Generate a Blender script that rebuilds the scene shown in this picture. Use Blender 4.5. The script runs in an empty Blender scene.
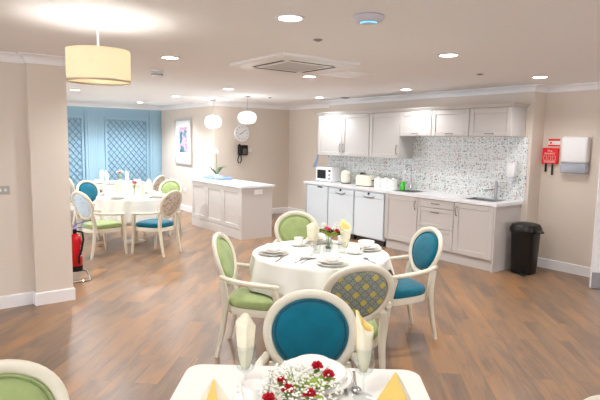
import bpy, bmesh, math, random
from mathutils import Vector, Matrix
random.seed(7)
PI = math.pi
S = bpy.context.scene
COL = S.collection

# ------------------------------------------------------------------ helpers
def lin(c):
    return tuple(((v/255.0+0.055)/1.055)**2.4 if v/255.0 > 0.04045 else v/255.0/12.92 for v in c)

def mat(name, rgb=None, rough=.5, metal=0.0, spec=.5, emit=None, estr=0, trans=0, alpha=1, ior=1.45, sheen=0, sss=0):
    m = bpy.data.materials.new(name); m.use_nodes = True
    b = m.node_tree.nodes['Principled BSDF']
    if rgb: b.inputs['Base Color'].default_value = (*lin(rgb), 1)
    b.inputs['Roughness'].default_value = rough
    b.inputs['Metallic'].default_value = metal
    b.inputs['Specular IOR Level'].default_value = spec
    b.inputs['IOR'].default_value = ior
    b.inputs['Transmission Weight'].default_value = trans
    b.inputs['Alpha'].default_value = alpha
    b.inputs['Sheen Weight'].default_value = sheen
    if emit:
        b.inputs['Emission Color'].default_value = (*lin(emit), 1)
        b.inputs['Emission Strength'].default_value = estr
    return m

class NT:
    """tiny node-tree builder"""
    def __init__(s, m):
        s.t = m.node_tree; s.b = s.t.nodes['Principled BSDF']
    def n(s, typ, **kw):
        x = s.t.nodes.new(typ)
        for k, v in kw.items():
            if k.startswith('i_'):
                key = k[2:]
                key = int(key) if key.isdigit() else key.replace('_', ' ')
                x.inputs[key].default_value = v
            else: setattr(x, k, v)
        return x
    def l(s, a, b): s.t.links.new(a, b)
    def math(s, op, a, b=None, c=None):
        x = s.t.nodes.new('ShaderNodeMath'); x.operation = op
        for i, v in enumerate((a, b, c)):
            if v is None: continue
            if hasattr(v, 'links') or hasattr(v, 'is_output'): s.l(v, x.inputs[i])
            else: x.inputs[i].default_value = v
        return x.outputs[0]
    def mix(s, f, a, b, blend='MIX'):
        x = s.t.nodes.new('ShaderNodeMix'); x.data_type = 'RGBA'; x.blend_type = blend
        for i, v in ((0, f), (6, a), (7, b)):
            if hasattr(v, 'is_output'): s.l(v, x.inputs[i])
            else: x.inputs[i].default_value = v if i == 0 else (*lin(v), 1)
        return x.outputs[2]
    def ramp(s, f, stops, interp='LINEAR'):
        x = s.t.nodes.new('ShaderNodeValToRGB'); x.color_ramp.interpolation = interp
        e = x.color_ramp.elements
        while len(e) < len(stops): e.new(.5)
        for el, (p, c) in zip(e, stops):
            el.position = p; el.color = (*lin(c), 1)
        s.l(f, x.inputs[0]); return x.outputs[0]
    def bump(s, h, strength=.2, dist=.01):
        x = s.t.nodes.new('ShaderNodeBump'); x.inputs['Strength'].default_value = strength
        x.inputs['Distance'].default_value = dist
        s.l(h, x.inputs['Height']); s.l(x.outputs[0], s.b.inputs['Normal'])

class MB:
    def __init__(s): s.bm = bmesh.new()
    def box(s, x0, x1, y0, y1, z0, z1, bev=0, seg=2):
        r = bmesh.ops.create_cube(s.bm, size=1)
        M = Matrix.Translation(((x0+x1)/2, (y0+y1)/2, (z0+z1)/2)) @ Matrix.Diagonal((abs(x1-x0), abs(y1-y0), abs(z1-z0), 1))
        bmesh.ops.transform(s.bm, matrix=M, verts=r['verts'])
        if bev:
            ed = list({e for v in r['verts'] for e in v.link_edges})
            bmesh.ops.bevel(s.bm, geom=ed, offset=bev, segments=seg, affect='EDGES', profile=.5)
        return s
    def quad(s, *pts):
        s.bm.faces.new([s.bm.verts.new(p) for p in pts]); return s
    def lathe(s, prof, c=(0, 0, 0), n=24, cap=True):
        rings = []
        for r, z in prof:
            if r <= 1e-6: rings.append([s.bm.verts.new((c[0], c[1], c[2]+z))])
            else: rings.append([s.bm.verts.new((c[0]+r*math.cos(2*PI*i/n), c[1]+r*math.sin(2*PI*i/n), c[2]+z)) for i in range(n)])
        for a, b in zip(rings, rings[1:]):
            s.bridge(a, b)
        if cap:
            for q, rev in ((rings[0], 1), (rings[-1], 0)):
                if len(q) > 2: s.bm.faces.new(q[::-1] if rev else q)
        return s
    def bridge(s, a, b, closed=True):
        if len(a) == 1 and len(b) == 1: return
        n = max(len(a), len(b))
        for i in range(n if closed else n-1):
            j = (i+1) % n
            if len(a) == 1: s.bm.faces.new((a[0], b[j], b[i]))
            elif len(b) == 1: s.bm.faces.new((a[i], a[j], b[0]))
            else: s.bm.faces.new((a[i], a[j], b[j], b[i]))
    def tube(s, pts, rx, ry=None, n=10, up=(0, 0, 1), sq=1.0, cap=True):
        """sweep an (super)elliptic section along pts; rx, ry floats or lists"""
        pts = [Vector(p) for p in pts]; N = len(pts)
        ry = rx if ry is None else ry
        RX = rx if isinstance(rx, (list, tuple)) else [rx]*N
        RY = ry if isinstance(ry, (list, tuple)) else [ry]*N
        rings = []; prev = None
        for i, p in enumerate(pts):
            t = (pts[min(i+1, N-1)]-pts[max(i-1, 0)]).normalized()
            if prev is None:
                u = Vector(up)
                if abs(t.dot(u)) > .98: u = Vector((0, 1, 0)) if abs(t.y) < .9 else Vector((1, 0, 0))
                u = (u - t*t.dot(u)).normalized()
            else:
                u = (prev - t*t.dot(prev)).normalized()
            prev = u; v = t.cross(u)
            ring = []
            for k in range(n):
                a = 2*PI*(k+.5)/n; c, q = math.cos(a), math.sin(a)
                c = math.copysign(abs(c)**sq, c); q = math.copysign(abs(q)**sq, q)
                ring.append(s.bm.verts.new(p + v*(c*RX[i]) + u*(q*RY[i])))
            rings.append(ring)
        for a, b in zip(rings, rings[1:]): s.bridge(a, b)
        if cap:
            s.bm.faces.new(rings[0][::-1]); s.bm.faces.new(rings[-1])
        return s
    def sphere(s, c, r, sub=2, sc=(1, 1, 1)):
        q = bmesh.ops.create_icosphere(s.bm, subdivisions=sub, radius=r)
        bmesh.ops.transform(s.bm, matrix=Matrix.Translation(c) @ Matrix.Diagonal((*sc, 1)), verts=q['verts'])
        return q['verts']
    def prism(s, poly, z0, z1):
        a = [s.bm.verts.new((x, y, z0)) for x, y in poly]; b = [s.bm.verts.new((x, y, z1)) for x, y in poly]
        s.bridge(a, b); s.bm.faces.new(a[::-1]); s.bm.faces.new(b); return s
    def stack(s, rings, cap=True):
        R = [[s.bm.verts.new(p) for p in r] for r in rings]
        for a, b in zip(R, R[1:]): s.bridge(a, b)
        if cap:
            for q, rev in ((R[0], 1), (R[-1], 0)):
                if len(q) > 2: s.bm.faces.new(q[::-1] if rev else q)
        return s
    def build(s, name, m, parent=None, smooth=True, angle=40, loc=None):
        bmesh.ops.recalc_face_normals(s.bm, faces=s.bm.faces)
        me = bpy.data.meshes.new(name); s.bm.to_mesh(me); s.bm.free()
        me.materials.append(m)
        if smooth:
            me.polygons.foreach_set('use_smooth', [True]*len(me.polygons))
            try: me.set_sharp_from_angle(angle=math.radians(angle))
            except Exception: pass
        o = bpy.data.objects.new(name, me); COL.objects.link(o)
        if parent: o.parent = parent
        if loc: o.location = loc
        return o

def tag(o, label=None, cat=None, group=None, kind=None):
    if label: o['label'] = label
    if cat: o['category'] = cat
    if group: o['group'] = group
    if kind: o['kind'] = kind
    return o
def thing(name, label, cat, loc=(0, 0, 0), rz=0, group=None):
    o = bpy.data.objects.new(name, None); COL.objects.link(o)
    o.empty_display_size = .1
    o.location = loc; o.rotation_euler = (0, 0, rz)
    return tag(o, label, cat, group)
def struct(o): o['kind'] = 'structure'; return o
def copy_tree(o, parent=None):
    c = o.copy(); COL.objects.link(c)
    if parent: c.parent = parent
    for ch in list(o.children): copy_tree(ch, c)
    return c
def place(proto, used, loc, rz, label, cat, group=None):
    """first call places the prototype itself, later calls place copies"""
    o = proto if not used else copy_tree(proto)
    used.append(1)
    o.location = loc; o.rotation_euler = (0, 0, rz)
    for k in ('group',):
        if k in o: del o[k]
    return tag(o, label, cat, group)

# ------------------------------------------------------------------ room numbers (metres)
CEIL = 2.48
KX, Y0, Y1, WX, WL, WR = 6.039, 3.765, 7.838, 6.649, 7.903, 3.679
RX, CY, NX, PX, BY = 6.941, 9.836, 7.085, 5.134, 12.694
LY, COLY, COLL, COLR = 5.70, 5.616, .935, 1.285
CT = .925
R90 = -PI/2      # things on walls that face -X: local x runs along the wall, local y into the wall

# ------------------------------------------------------------------ materials
M = {}
def wall_mat(name, rgb):
    m = mat(name, rgb, .75, spec=.25); t = NT(m)
    nz = t.n('ShaderNodeTexNoise', i_Scale=180.0, i_Detail=3.0)
    tc = t.n('ShaderNodeTexCoord'); t.l(tc.outputs['Object'], nz.inputs['Vector'])
    t.bump(nz.outputs['Fac'], .05, .002)
    return m
M['wall'] = wall_mat('wall_paint', (224, 213, 200))
M['ceil'] = wall_mat('ceiling_paint', (244, 244, 245))
M['blue'] = wall_mat('blue_paint', (160, 194, 213))
M['blue_dark'] = mat('darker_blue_trellis', (116, 152, 176), .6)  # trellis bars a darker blue than the wall
M['white'] = mat('white_gloss_paint', (240, 238, 238), .35)
M['cab'] = mat('cabinet_paint', (202, 196, 191), .42)
M['cabup'] = mat('cabinet_paint_upper', (198, 194, 190), .42)
M['appl'] = mat('appliance_white', (224, 233, 238), .25)
M['plastic'] = mat('white_plastic', (238, 238, 238), .3)
M['black'] = mat('black_plastic', (11, 11, 12), .35)
M['dark'] = mat('dark_gap', (60, 55, 52), .6)
M['chrome'] = mat('chrome', (205, 205, 205), .18, 1)
M['handle'] = mat('dark_nickel', (120, 118, 116), .3, 1)
M['steel'] = mat('brushed_steel', (165, 165, 165), .32, 1)
M['cream'] = mat('cream_frame_paint', (220, 213, 194), .38)
M['whiteframe'] = mat('pale_frame_paint', (226, 218, 198), .38)
M['china'] = mat('white_china', (246, 244, 240), .15)
M['grey'] = mat('grey_plastic', (150, 148, 148), .5)
M['red'] = mat('red_enamel', (205, 18, 28), .3)
M['redbox'] = mat('red_box_plastic', (232, 22, 24), .4)
M['leaf'] = mat('leaf_green', (88, 128, 50), .5)
M['leaf_bright'] = mat('fresh_leaf_green', (150, 178, 62), .5)
M['petal_red'] = mat('red_petal', (190, 14, 40), .6)
M['petal_pink'] = mat('pink_petal', (238, 110, 130), .6)
M['petal_orange'] = mat('orange_petal', (228, 84, 52), .6)
M['petal_white'] = mat('white_petal', (240, 238, 228), .6)
M['stem'] = mat('stem_green', (120, 140, 60), .6)
def thin_glass(name, tint, lo, hi):
    m = mat(name, (255, 255, 255)); t = m.node_tree
    tr = t.nodes.new('ShaderNodeBsdfTransparent'); tr.inputs[0].default_value = (*lin(tint), 1)
    gl = t.nodes.new('ShaderNodeBsdfGlossy'); gl.inputs['Roughness'].default_value = .03
    lw = t.nodes.new('ShaderNodeLayerWeight'); lw.inputs[0].default_value = .35
    mr = t.nodes.new('ShaderNodeMapRange'); mr.inputs[3].default_value = lo; mr.inputs[4].default_value = hi
    mx = t.nodes.new('ShaderNodeMixShader')
    t.links.new(lw.outputs['Facing'], mr.inputs[0]); t.links.new(mr.outputs[0], mx.inputs[0])
    t.links.new(tr.outputs[0], mx.inputs[1]); t.links.new(gl.outputs[0], mx.inputs[2])
    t.links.new(mx.outputs[0], t.nodes['Material Output'].inputs[0]); return m
M['glass'] = thin_glass('clear_glass', (250, 252, 252), .02, .24)
M['lampglass'] = mat('milky_pendant_glass', (250, 250, 252), .15)
_t = NT_ = M['lampglass'].node_tree; _tl = _t.nodes.new('ShaderNodeBsdfTranslucent'); _mx = _t.nodes.new('ShaderNodeMixShader'); _mx.inputs[0].default_value = .45
_tr = _t.nodes.new('ShaderNodeBsdfTransparent'); _m2 = _t.nodes.new('ShaderNodeMixShader'); _m2.inputs[0].default_value = .22
_t.links.new(_t.nodes['Principled BSDF'].outputs[0], _mx.inputs[1]); _t.links.new(_tl.outputs[0], _mx.inputs[2])
_t.links.new(_tr.outputs[0], _m2.inputs[1]); _t.links.new(_mx.outputs[0], _m2.inputs[2]); _t.links.new(_m2.outputs[0], _t.nodes['Material Output'].inputs[0])
M['kettle'] = mat('cream_kettle_enamel', (232, 226, 208), .25)
M['soap'] = mat('green_soap', (70, 225, 50), .2, trans=.35)
M['bluetray'] = mat('blue_tray_paint', (162, 184, 218), .45)
M['navy'] = mat('navy_print', (40, 62, 120), .5)
M['brass'] = mat('cutlery_steel', (190, 190, 195), .2, 1)
M['nap_yellow'] = mat('yellow_napkin_lining', (248, 226, 150), .8)
M['ochre'] = mat('ochre_napkin', (226, 194, 108), .85)
M['blueled'] = mat('blue_led', (60, 190, 255), .4, emit=(50, 180, 255), estr=2.2)
M['light'] = mat('downlight_diffuser', (255, 255, 255), .5, emit=(255, 252, 250), estr=14)
M['bulb'] = mat('bulb_glow', (255, 255, 255), .5, emit=(255, 250, 244), estr=20)
M['wash'] = mat('blue_cloth', (150, 165, 195), .9)
M['bluehandle'] = mat('blue_handle', (70, 110, 220), .4)

def fabric(name, rgb, rough=.85, sheen=.25):
    m = mat(name, rgb, rough, sheen=sheen, spec=.2); t = NT(m)
    tc = t.n('ShaderNodeTexCoord')
    nz = t.n('ShaderNodeTexNoise', i_Scale=14.0, i_Detail=4.0); t.l(tc.outputs['Object'], nz.inputs['Vector'])
    lo = tuple(int(v*.86) for v in rgb)
    c = t.mix(nz.outputs['Fac'], lo, tuple(min(255, int(v*1.08)) for v in rgb)); t.l(c, t.b.inputs['Base Color'])
    n2 = t.n('ShaderNodeTexNoise', i_Scale=420.0); t.l(tc.outputs['Object'], n2.inputs['Vector'])
    t.bump(n2.outputs['Fac'], .15, .002)
    return m
M['teal'] = fabric('teal_velvet', (2, 102, 124))
M['green'] = fabric('apple_green_fabric', (158, 174, 116))
M['cloth'] = mat('white_table_linen', (232, 229, 222), .85, spec=.2)
M['napkin'] = fabric('cream_napkin_linen', (240, 230, 206), .85, 0)
M['shade'] = fabric('cream_shade_fabric', (240, 222, 190), .8, 0)

def damask():
    m = mat('gold_diamond_damask', (120, 130, 120), .8, spec=.2); t = NT(m)
    tc = t.n('ShaderNodeTexCoord'); sp = t.n('ShaderNodeSeparateXYZ'); t.l(tc.outputs['Object'], sp.inputs[0])
    k = 2*PI/.115
    u = t.math('MULTIPLY', t.math('ADD', sp.outputs[0], sp.outputs[2]), k)
    v = t.math('MULTIPLY', t.math('SUBTRACT', sp.outputs[0], sp.outputs[2]), k)
    pu = t.math('SINE', u); pv = t.math('SINE', v)
    g = t.math('MINIMUM', pu, pv)
    gold = t.math('GREATER_THAN', g, .0)
    line = t.math('MINIMUM', t.math('ABSOLUTE', pu), t.math('ABSOLUTE', pv))
    edge = t.math('LESS_THAN', line, .16)
    r = t.math('ADD', t.math('MULTIPLY', t.math('COSINE', t.math('MULTIPLY', u, 2.0)), .5), t.math('MULTIPLY', t.math('COSINE', t.math('MULTIPLY', v, 2.0)), .5))
    scroll = t.math('GREATER_THAN', t.math('SINE', t.math('MULTIPLY', r, 7.0)), .25)
    base = t.mix(scroll, (120, 130, 126), (166, 170, 158))
    nz = t.n('ShaderNodeTexNoise', i_Scale=90.0); t.l(tc.outputs['Object'], nz.inputs['Vector'])
    gcol = t.mix(nz.outputs['Fac'], (182, 168, 84), (204, 190, 118))
    c = t.mix(gold, base, gcol)
    c = t.mix(t.math('MULTIPLY', edge, .55), c, (92, 104, 104))
    t.l(c, t.b.inputs['Base Color']); return m
M['damask'] = damask()
def floral(name, bg, cols, scale=26.0, thr=.36):
    m = mat(name, bg, .8, spec=.2); t = NT(m)
    tc = t.n('ShaderNodeTexCoord')
    vo = t.n('ShaderNodeTexVoronoi', i_Scale=scale); t.l(tc.outputs['Object'], vo.inputs['Vector'])
    sp = t.n('ShaderNodeSeparateColor'); t.l(vo.outputs['Color'], sp.inputs[0])
    rc = t.ramp(sp.outputs[0], [(i/len(cols), c) for i, c in enumerate(cols)], 'CONSTANT')
    nz = t.n('ShaderNodeTexNoise', i_Scale=scale*2.2, i_Detail=3.0); t.l(tc.outputs['Object'], nz.inputs['Vector'])
    d = t.math('ADD', vo.outputs['Distance'], t.math('MULTIPLY', t.math('SUBTRACT', nz.outputs['Fac'], .5), .5))
    f = t.math('LESS_THAN', d, thr)
    c = t.mix(t.math('MULTIPLY', f, .8), bg, rc)
    t.l(c, t.b.inputs['Base Color']); return m
M['floral'] = floral('faded_floral_print', (206, 194, 180), [(166, 128, 120), (120, 118, 134), (176, 150, 110), (136, 140, 120), (150, 116, 132)], 26)
M['floral_pale'] = floral('grey_floral_print', (200, 196, 190), [(164, 160, 160), (150, 150, 156), (184, 172, 150), (156, 162, 150)], 24)
M['paleblue'] = floral('pale_blue_print', (206, 226, 238), [(176, 206, 226), (188, 200, 210), (206, 212, 196), (166, 194, 216)], 24)

def tile_mat():
    m = mat('speckled_mosaic_tile', (236, 238, 238), .22); t = NT(m)
    tc = t.n('ShaderNodeTexCoord')
    mp = t.n('ShaderNodeMapping'); mp.inputs['Scale'].default_value = (1, .001, 1)
    t.l(tc.outputs['Object'], mp.inputs[0])
    vo = t.n('ShaderNodeTexVoronoi', i_Scale=44.0, i_Randomness=.7); t.l(mp.outputs[0], vo.inputs['Vector'])
    sp = t.n('ShaderNodeSeparateColor'); t.l(vo.outputs['Color'], sp.inputs[0])
    cols = [(150, 160, 158), (186, 134, 118), (92, 92, 92), (176, 170, 140), (128, 168, 170), (196, 196, 190), (110, 130, 120), (196, 168, 144), (160, 160, 164)]
    rc = t.ramp(sp.outputs[1], [(i/len(cols), c) for i, c in enumerate(cols)], 'CONSTANT')
    thr = t.math('ADD', t.math('MULTIPLY', sp.outputs[2], .32), .22)
    dot = t.math('LESS_THAN', vo.outputs['Distance'], thr)
    s3 = t.n('ShaderNodeSeparateXYZ'); t.l(tc.outputs['Object'], s3.inputs[0])
    def grid(o, step, w):
        f = t.math('FRACT', t.math('DIVIDE', o, step)); return t.math('LESS_THAN', f, w)
    g = t.math('MAXIMUM', grid(s3.outputs[0], .125, .06), grid(s3.outputs[2], .125, .06))
    c = t.mix(dot, (214, 218, 216), rc); c = t.mix(t.math('MULTIPLY', g, .8), c, (238, 238, 236))
    t.l(c, t.b.inputs['Base Color']); return m
M['tile'] = tile_mat()

def floor_mat():
    m = mat('oak_plank_vinyl', (150, 110, 84), .32, spec=.5); t = NT(m)
    tc = t.n('ShaderNodeTexCoord'); mp = t.n('ShaderNodeMapping', vector_type='POINT')
    mp.inputs['Rotation'].default_value = (0, 0, math.radians(-47))
    t.l(tc.outputs['Object'], mp.inputs[0])
    br = t.n('ShaderNodeTexBrick'); br.offset = .37; br.squash = 1
    br.inputs['Color1'].default_value = (0, 0, 0, 1); br.inputs['Color2'].default_value = (1, 1, 1, 1)
    br.inputs['Mortar'].default_value = (.5, .5, .5, 1)
    br.inputs['Scale'].default_value = 1; br.inputs['Mortar Size'].default_value = .0012
    br.inputs['Brick Width'].default_value = 1.25; br.inputs['Row Height'].default_value = .165
    t.l(mp.outputs[0], br.inputs['Vector'])
    off = t.math('MULTIPLY', br.outputs['Color'], 37.0)
    cx = t.n('ShaderNodeCombineXYZ'); t.l(off, cx.inputs[2])
    va = t.n('ShaderNodeVectorMath', operation='ADD'); t.l(mp.outputs[0], va.inputs[0]); t.l(cx.outputs[0], va.inputs[1])
    m2 = t.n('ShaderNodeMapping'); m2.inputs['Scale'].default_value = (1.0, 5.5, 1.0); t.l(va.outputs[0], m2.inputs[0])
    nz = t.n('ShaderNodeTexNoise', i_Scale=1.0, i_Detail=6.0, i_Roughness=.62, i_Distortion=.5); t.l(m2.outputs[0], nz.inputs['Vector'])
    m3 = t.n('ShaderNodeMapping'); m3.inputs['Scale'].default_value = (4.0, 70.0, 1.0); t.l(va.outputs[0], m3.inputs[0])
    n3 = t.n('ShaderNodeTexNoise', i_Scale=1.0, i_Detail=4.0); t.l(m3.outputs[0], n3.inputs['Vector'])
    f = t.math('ADD', t.math('MULTIPLY', nz.outputs['Fac'], .95), t.math('MULTIPLY', t.math('SUBTRACT', br.outputs['Color'], .5), .20))
    f = t.math('ADD', f, t.math('MULTIPLY', t.math('SUBTRACT', n3.outputs['Fac'], .5), .22))
    c = t.ramp(f, [(.24, (110, 91, 77)), (.42, (130, 106, 87)), (.52, (148, 116, 89)), (.64, (162, 120, 83)), (.82, (172, 136, 104))])
    gap = t.math('MULTIPLY', br.outputs['Fac'], .35)
    c = t.mix(gap, c, (70, 52, 44))
    t.l(c, t.b.inputs['Base Color'])
    t.bump(f, .06, .003)
    return m
M['floor'] = floor_mat()
def marble_mat():
    m = mat('pale_laminate_worktop', (240, 240, 242), .22); t = NT(m)
    tc = t.n('ShaderNodeTexCoord'); nz = t.n('ShaderNodeTexNoise', i_Scale=60.0, i_Detail=5.0); t.l(tc.outputs['Object'], nz.inputs['Vector'])
    c = t.mix(nz.outputs['Fac'], (226, 226, 230), (248, 248, 249)); t.l(c, t.b.inputs['Base Color']); return m
M['worktop'] = marble_mat()
def art_mat():
    m = mat('abstract_print', (200, 200, 210), .6); t = NT(m)
    tc = t.n('ShaderNodeTexCoord'); nz = t.n('ShaderNodeTexNoise', i_Scale=6.5, i_Detail=3.0, i_Distortion=1.2); t.l(tc.outputs['Object'], nz.inputs['Vector'])
    s3 = t.n('ShaderNodeSeparateXYZ'); t.l(tc.outputs['Object'], s3.inputs[0])
    f = t.math('ADD', nz.outputs['Fac'], t.math('MULTIPLY', s3.outputs[0], .35))
    c = t.ramp(f, [(.44, (18, 48, 78)), (.55, (50, 108, 124)), (.63, (140, 156, 172)), (.71, (214, 176, 192)), (.80, (196, 110, 150)), (.92, (110, 110, 160))])
    t.l(c, t.b.inputs['Base Color']); return m
M['art'] = art_mat()

# ------------------------------------------------------------------ shell
b = MB(); b.box(-4, 7.3, -2.2, 12.9, -.1, 0); struct(b.build('floor', M['floor'], smooth=False))
b = MB(); b.box(-4.1, 7.3, -2.3, 12.9, CEIL, CEIL+.1); struct(b.build('ceiling', M['ceil'], smooth=False))
def wall(name, x0, x1, y0, y1, m='wall', z0=0, z1=CEIL):
    return struct(MB().box(x0, x1, y0, y1, z0, z1).build(name, M[m], smooth=False))
wall('wall_left', -4, COLL, LY, LY+.24)
wall('wall_column', COLL, COLR, COLY, LY+.24)
wall('wall_blue', .3, PX+.1, BY, BY+.15, 'blue')
wall('wall_picture', PX, PX+.15, CY, BY)
wall('wall_clock', PX+.15, NX+.15, CY, CY+.15)
wall('wall_nook', NX, NX+.15, WL, CY)
wall('wall_kitchen', WX, NX+.15, WR, WL)
wall('wall_right', RX, RX+.15, -2.2, WR)
# unseen room walls; windows added to bring in daylight fill
def window_wall(name, horiz, a0, a1, p0, p1, wins, z0=.55, z1=2.15):
    b = MB()
    def bx(u0, u1, za, zb):
        if horiz: b.box(u0, u1, p0, p1, za, zb)
        else: b.box(p0, p1, u0, u1, za, zb)
    bx(a0, a1, 0, z0); bx(a0, a1, z1, CEIL)
    e = [a0]+[v for w in wins for v in w]+[a1]
    for i in range(0, len(e), 2): bx(e[i], e[i+1], z0, z1)
    struct(b.build(name, M['wall'], smooth=False))
    for k, (u0, u1) in enumerate(wins):
        f = MB(); pm = (p0+p1)/2
        def fx(ua, ub, za, zb):
            if horiz: f.box(ua, ub, pm-.03, pm+.03, za, zb)
            else: f.box(pm-.03, pm+.03, ua, ub, za, zb)
        fx(u0, u1, z0, z0+.06); fx(u0, u1, z1-.06, z1)
        mid = (u0+u1)/2
        for s in (u0, mid-.03, u1-.06): fx(s, s+.06, z0+.06, z1-.06)
        global NW; NW += 1
        struct(f.build('window_%d' % NW, M['white'], smooth=False))
NW = 0
window_wall('wall_back', True, -4, 7.1, -2.35, -2.2, [(-3.2, -.6), (3.6, 6.2)])
window_wall('wall_far_left', False, LY+.24, BY, .3, .4, [(6.5, 9.0), (9.6, 12.2)], .3, 2.25)  # hidden windows added to brighten the far end
window_wall('wall_front_left', False, -2.2, LY, -4.15, -4, [(-1.4, 1.2), (2.2, 4.8)])

# coving and skirting swept along the walls (room on the right-hand side of the path)
def run(path, prof, name, m, idx):
    b = MB(); rings = []
    P = [Vector((x, y)) for x, y in path]
    for i, p in enumerate(P):
        ns = []
        if i > 0: d = (P[i]-P[i-1]).normalized(); ns.append(Vector((d.y, -d.x)))
        if i < len(P)-1: d = (P[i+1]-P[i]).normalized(); ns.append(Vector((d.y, -d.x)))
        n = ns[0] if len(ns) == 1 else (ns[0]+ns[1])/(1+ns[0].dot(ns[1]))
        rings.append([(p.x+n.x*d, p.y+n.y*d, z) for d, z in prof])
    b.stack(rings)
    return struct(b.build(name, M[m], angle=30))
cov = [(0.0, CEIL-.085), (.012, CEIL-.085)]+[(.085-.073*math.cos(a), CEIL-.085+.073*math.sin(a)) for a in [k*PI/12 for k in range(1, 6)]]+[(.085, CEIL-.012), (.085, CEIL), (0, CEIL)]
left_path = [(-4, LY), (COLL, LY), (COLL, COLY), (COLR, COLY), (COLR, LY+.24)]
far_path = [(.4, BY), (PX, BY), (PX, CY), (NX, CY), (NX, WL), (WX, WL), (WX, WR), (RX, WR), (RX, -2.2)]
run(left_path, cov, 'trim_1', 'ceil', 0)
run(far_path, cov, 'trim_2', 'ceil', 0)
skb = [(0, 0), (.016, 0), (.016, .118), (.010, .128), (0, .13)]
run(left_path, skb, 'baseboard_left', 'white', 0)
run([(.4, BY), (PX, BY), (PX, CY), (NX, CY), (NX, WL), (6.68, WL)], skb, 'baseboard_far', 'white', 0)
run([(WX+.002, 3.74), (WX+.002, WR), (RX, WR), (RX, -2.2)], skb, 'baseboard_right', 'white', 0)

# open door leaf at the right edge, hinged on the right wall
d = struct(MB().box(0, .82, 0, .044, .008, 2.04, .003).build('door_1', M['white'], smooth=False))
d.location = (6.385, 2.68, 0); d.rotation_euler = (0, 0, math.radians(-47))
k = MB().box(.004, .80, -.003, .0, .012, .20).build('kick_plate', M['steel'], d, smooth=False); k['label'] = 'brushed steel kick plate'
h = MB(); h.tube([(.07, 0, 1.0), (.07, -.05, 1.0), (.19, -.05, 1.0)], .009)
h.build('door_handle', M['steel'], d)

# blue wall: pilaster strips and trellis panels
b = MB()
for x in (2.35, 3.40, 4.95):
    b.box(x-.13, x+.13, BY-.03, BY, .13, CEIL-.09, .006)
    b.box(x-.07, x+.07, BY-.042, BY-.03, .2, CEIL-.16, .004)
b.box(.4, PX, BY-.022, BY, 2.27, CEIL-.085); b.box(.4, PX, BY-.03, BY, .13, .24)
struct(b.build('trim_3', M['blue'], smooth=False))
def trellis(x0, x1, label):
    z0, z1 = .38, 2.17; w, h = x1-x0, z1-z0
    t = thing('trellis_panel', label, 'wall panel', (x0, BY-.001, z0), 0, None)
    f = MB(); fw = .05
    for a in ((0, w, 0, fw), (0, w, h-fw, h), (0, fw, fw, h-fw), (w-fw, w, fw, h-fw)): f.box(a[0], a[1], -.045, 0, a[2], a[3], .008)
    f.build('frame', M['blue'], t, smooth=False)
    g = MB(); s = .118
    def clipbar(sgn, c, r, yy):
        # line x*1 + sgn*z*.95 = c clipped to the rectangle
        pts = []
        for x in (fw, w-fw):
            z = (c-x)/(sgn*.85)
            if fw <= z <= h-fw: pts.append((x, z))
        for z in (fw, h-fw):
            x = c-sgn*.85*z
            if fw < x < w-fw: pts.append((x, z))
        if len(pts) >= 2:
            (xa, za), (xb, zb) = pts[0], pts[1]
            g.tube([(xa, yy, za), (xb, yy, zb)], r, .012, n=4, up=(0, 1, 0))
    c = -2.5
    while c < 4:
        clipbar(1, c, .0085, -.024); clipbar(-1, c, .006, -.016); c += s*1.15
    g.build('lattice', M['blue_dark'], t, smooth=False)
    MB().box(fw, w-fw, -.008, 0, fw, h-fw).build('backing', M['blue'], t, smooth=False)
trellis(2.52, 3.24, 'blue trellis panel half hidden behind the beige column')
trellis(3.72, 4.78, 'wide blue trellis panel beside the picture wall corner')

# ------------------------------------------------------------------ kitchen
GAP = .003
def KL(y): return Y1-y                      # local x along the kitchen run
def kthing(name, label, cat, y, x=KX, z=0, group=None): return thing(name, label, cat, (x, y, z), R90, group)
def bow_handle(m, x, y, z, L=.12, vert=True):
    b = MB(); n = 9; pts = []
    for i in range(n):
        a = i/(n-1); s = (a-.5)*L; d = .028*math.sin(PI*a)**.6
        pts.append((x, y-d, z+s) if vert else (x+s, y-d, z))
    b.tube(pts, [.0085 if i in (0, n-1) else .0055 for i in range(n)], n=8)
    return b.build('handle', M['handle'], m)
def shaker(name, t, x0, x1, z0, z1, m, rail=.075, y=-.02, th=.02, recess=.013):
    b = MB()
    b.box(x0, x1, y+recess, y+th, z0, z1)
    bv = .005
    b.box(x0, x0+rail, y, y+recess+.001, z0, z1, bv, 1); b.box(x1-rail, x1, y, y+recess+.001, z0, z1, bv, 1)
    b.box(x0+rail, x1-rail, y, y+recess+.001, z0, z0+rail, bv, 1); b.box(x0+rail, x1-rail, y, y+recess+.001, z1-rail, z1, bv, 1)
    return b.build(name, m, t, smooth=False)
def carcass(t, w, z0, z1, dep, m, open_top=False, name='carcass'):
    b = MB(); p = .018
    b.box(0, p, 0, dep, z0, z1); b.box(w-p, w, 0, dep, z0, z1)
    b.box(p, w-p, 0, dep, z0, z0+p); b.box(p, w-p, dep-.008, dep, z0+p, z1)
    if not open_top: b.box(p, w-p, 0, dep-.008, z1-p, z1)
    else: b.box(p, w-p, 0, p, z1-.06, z1)
    return b.build(name, m, t, smooth=False)
BT = CT-.04; DEP = WX-KX-.022
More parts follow.
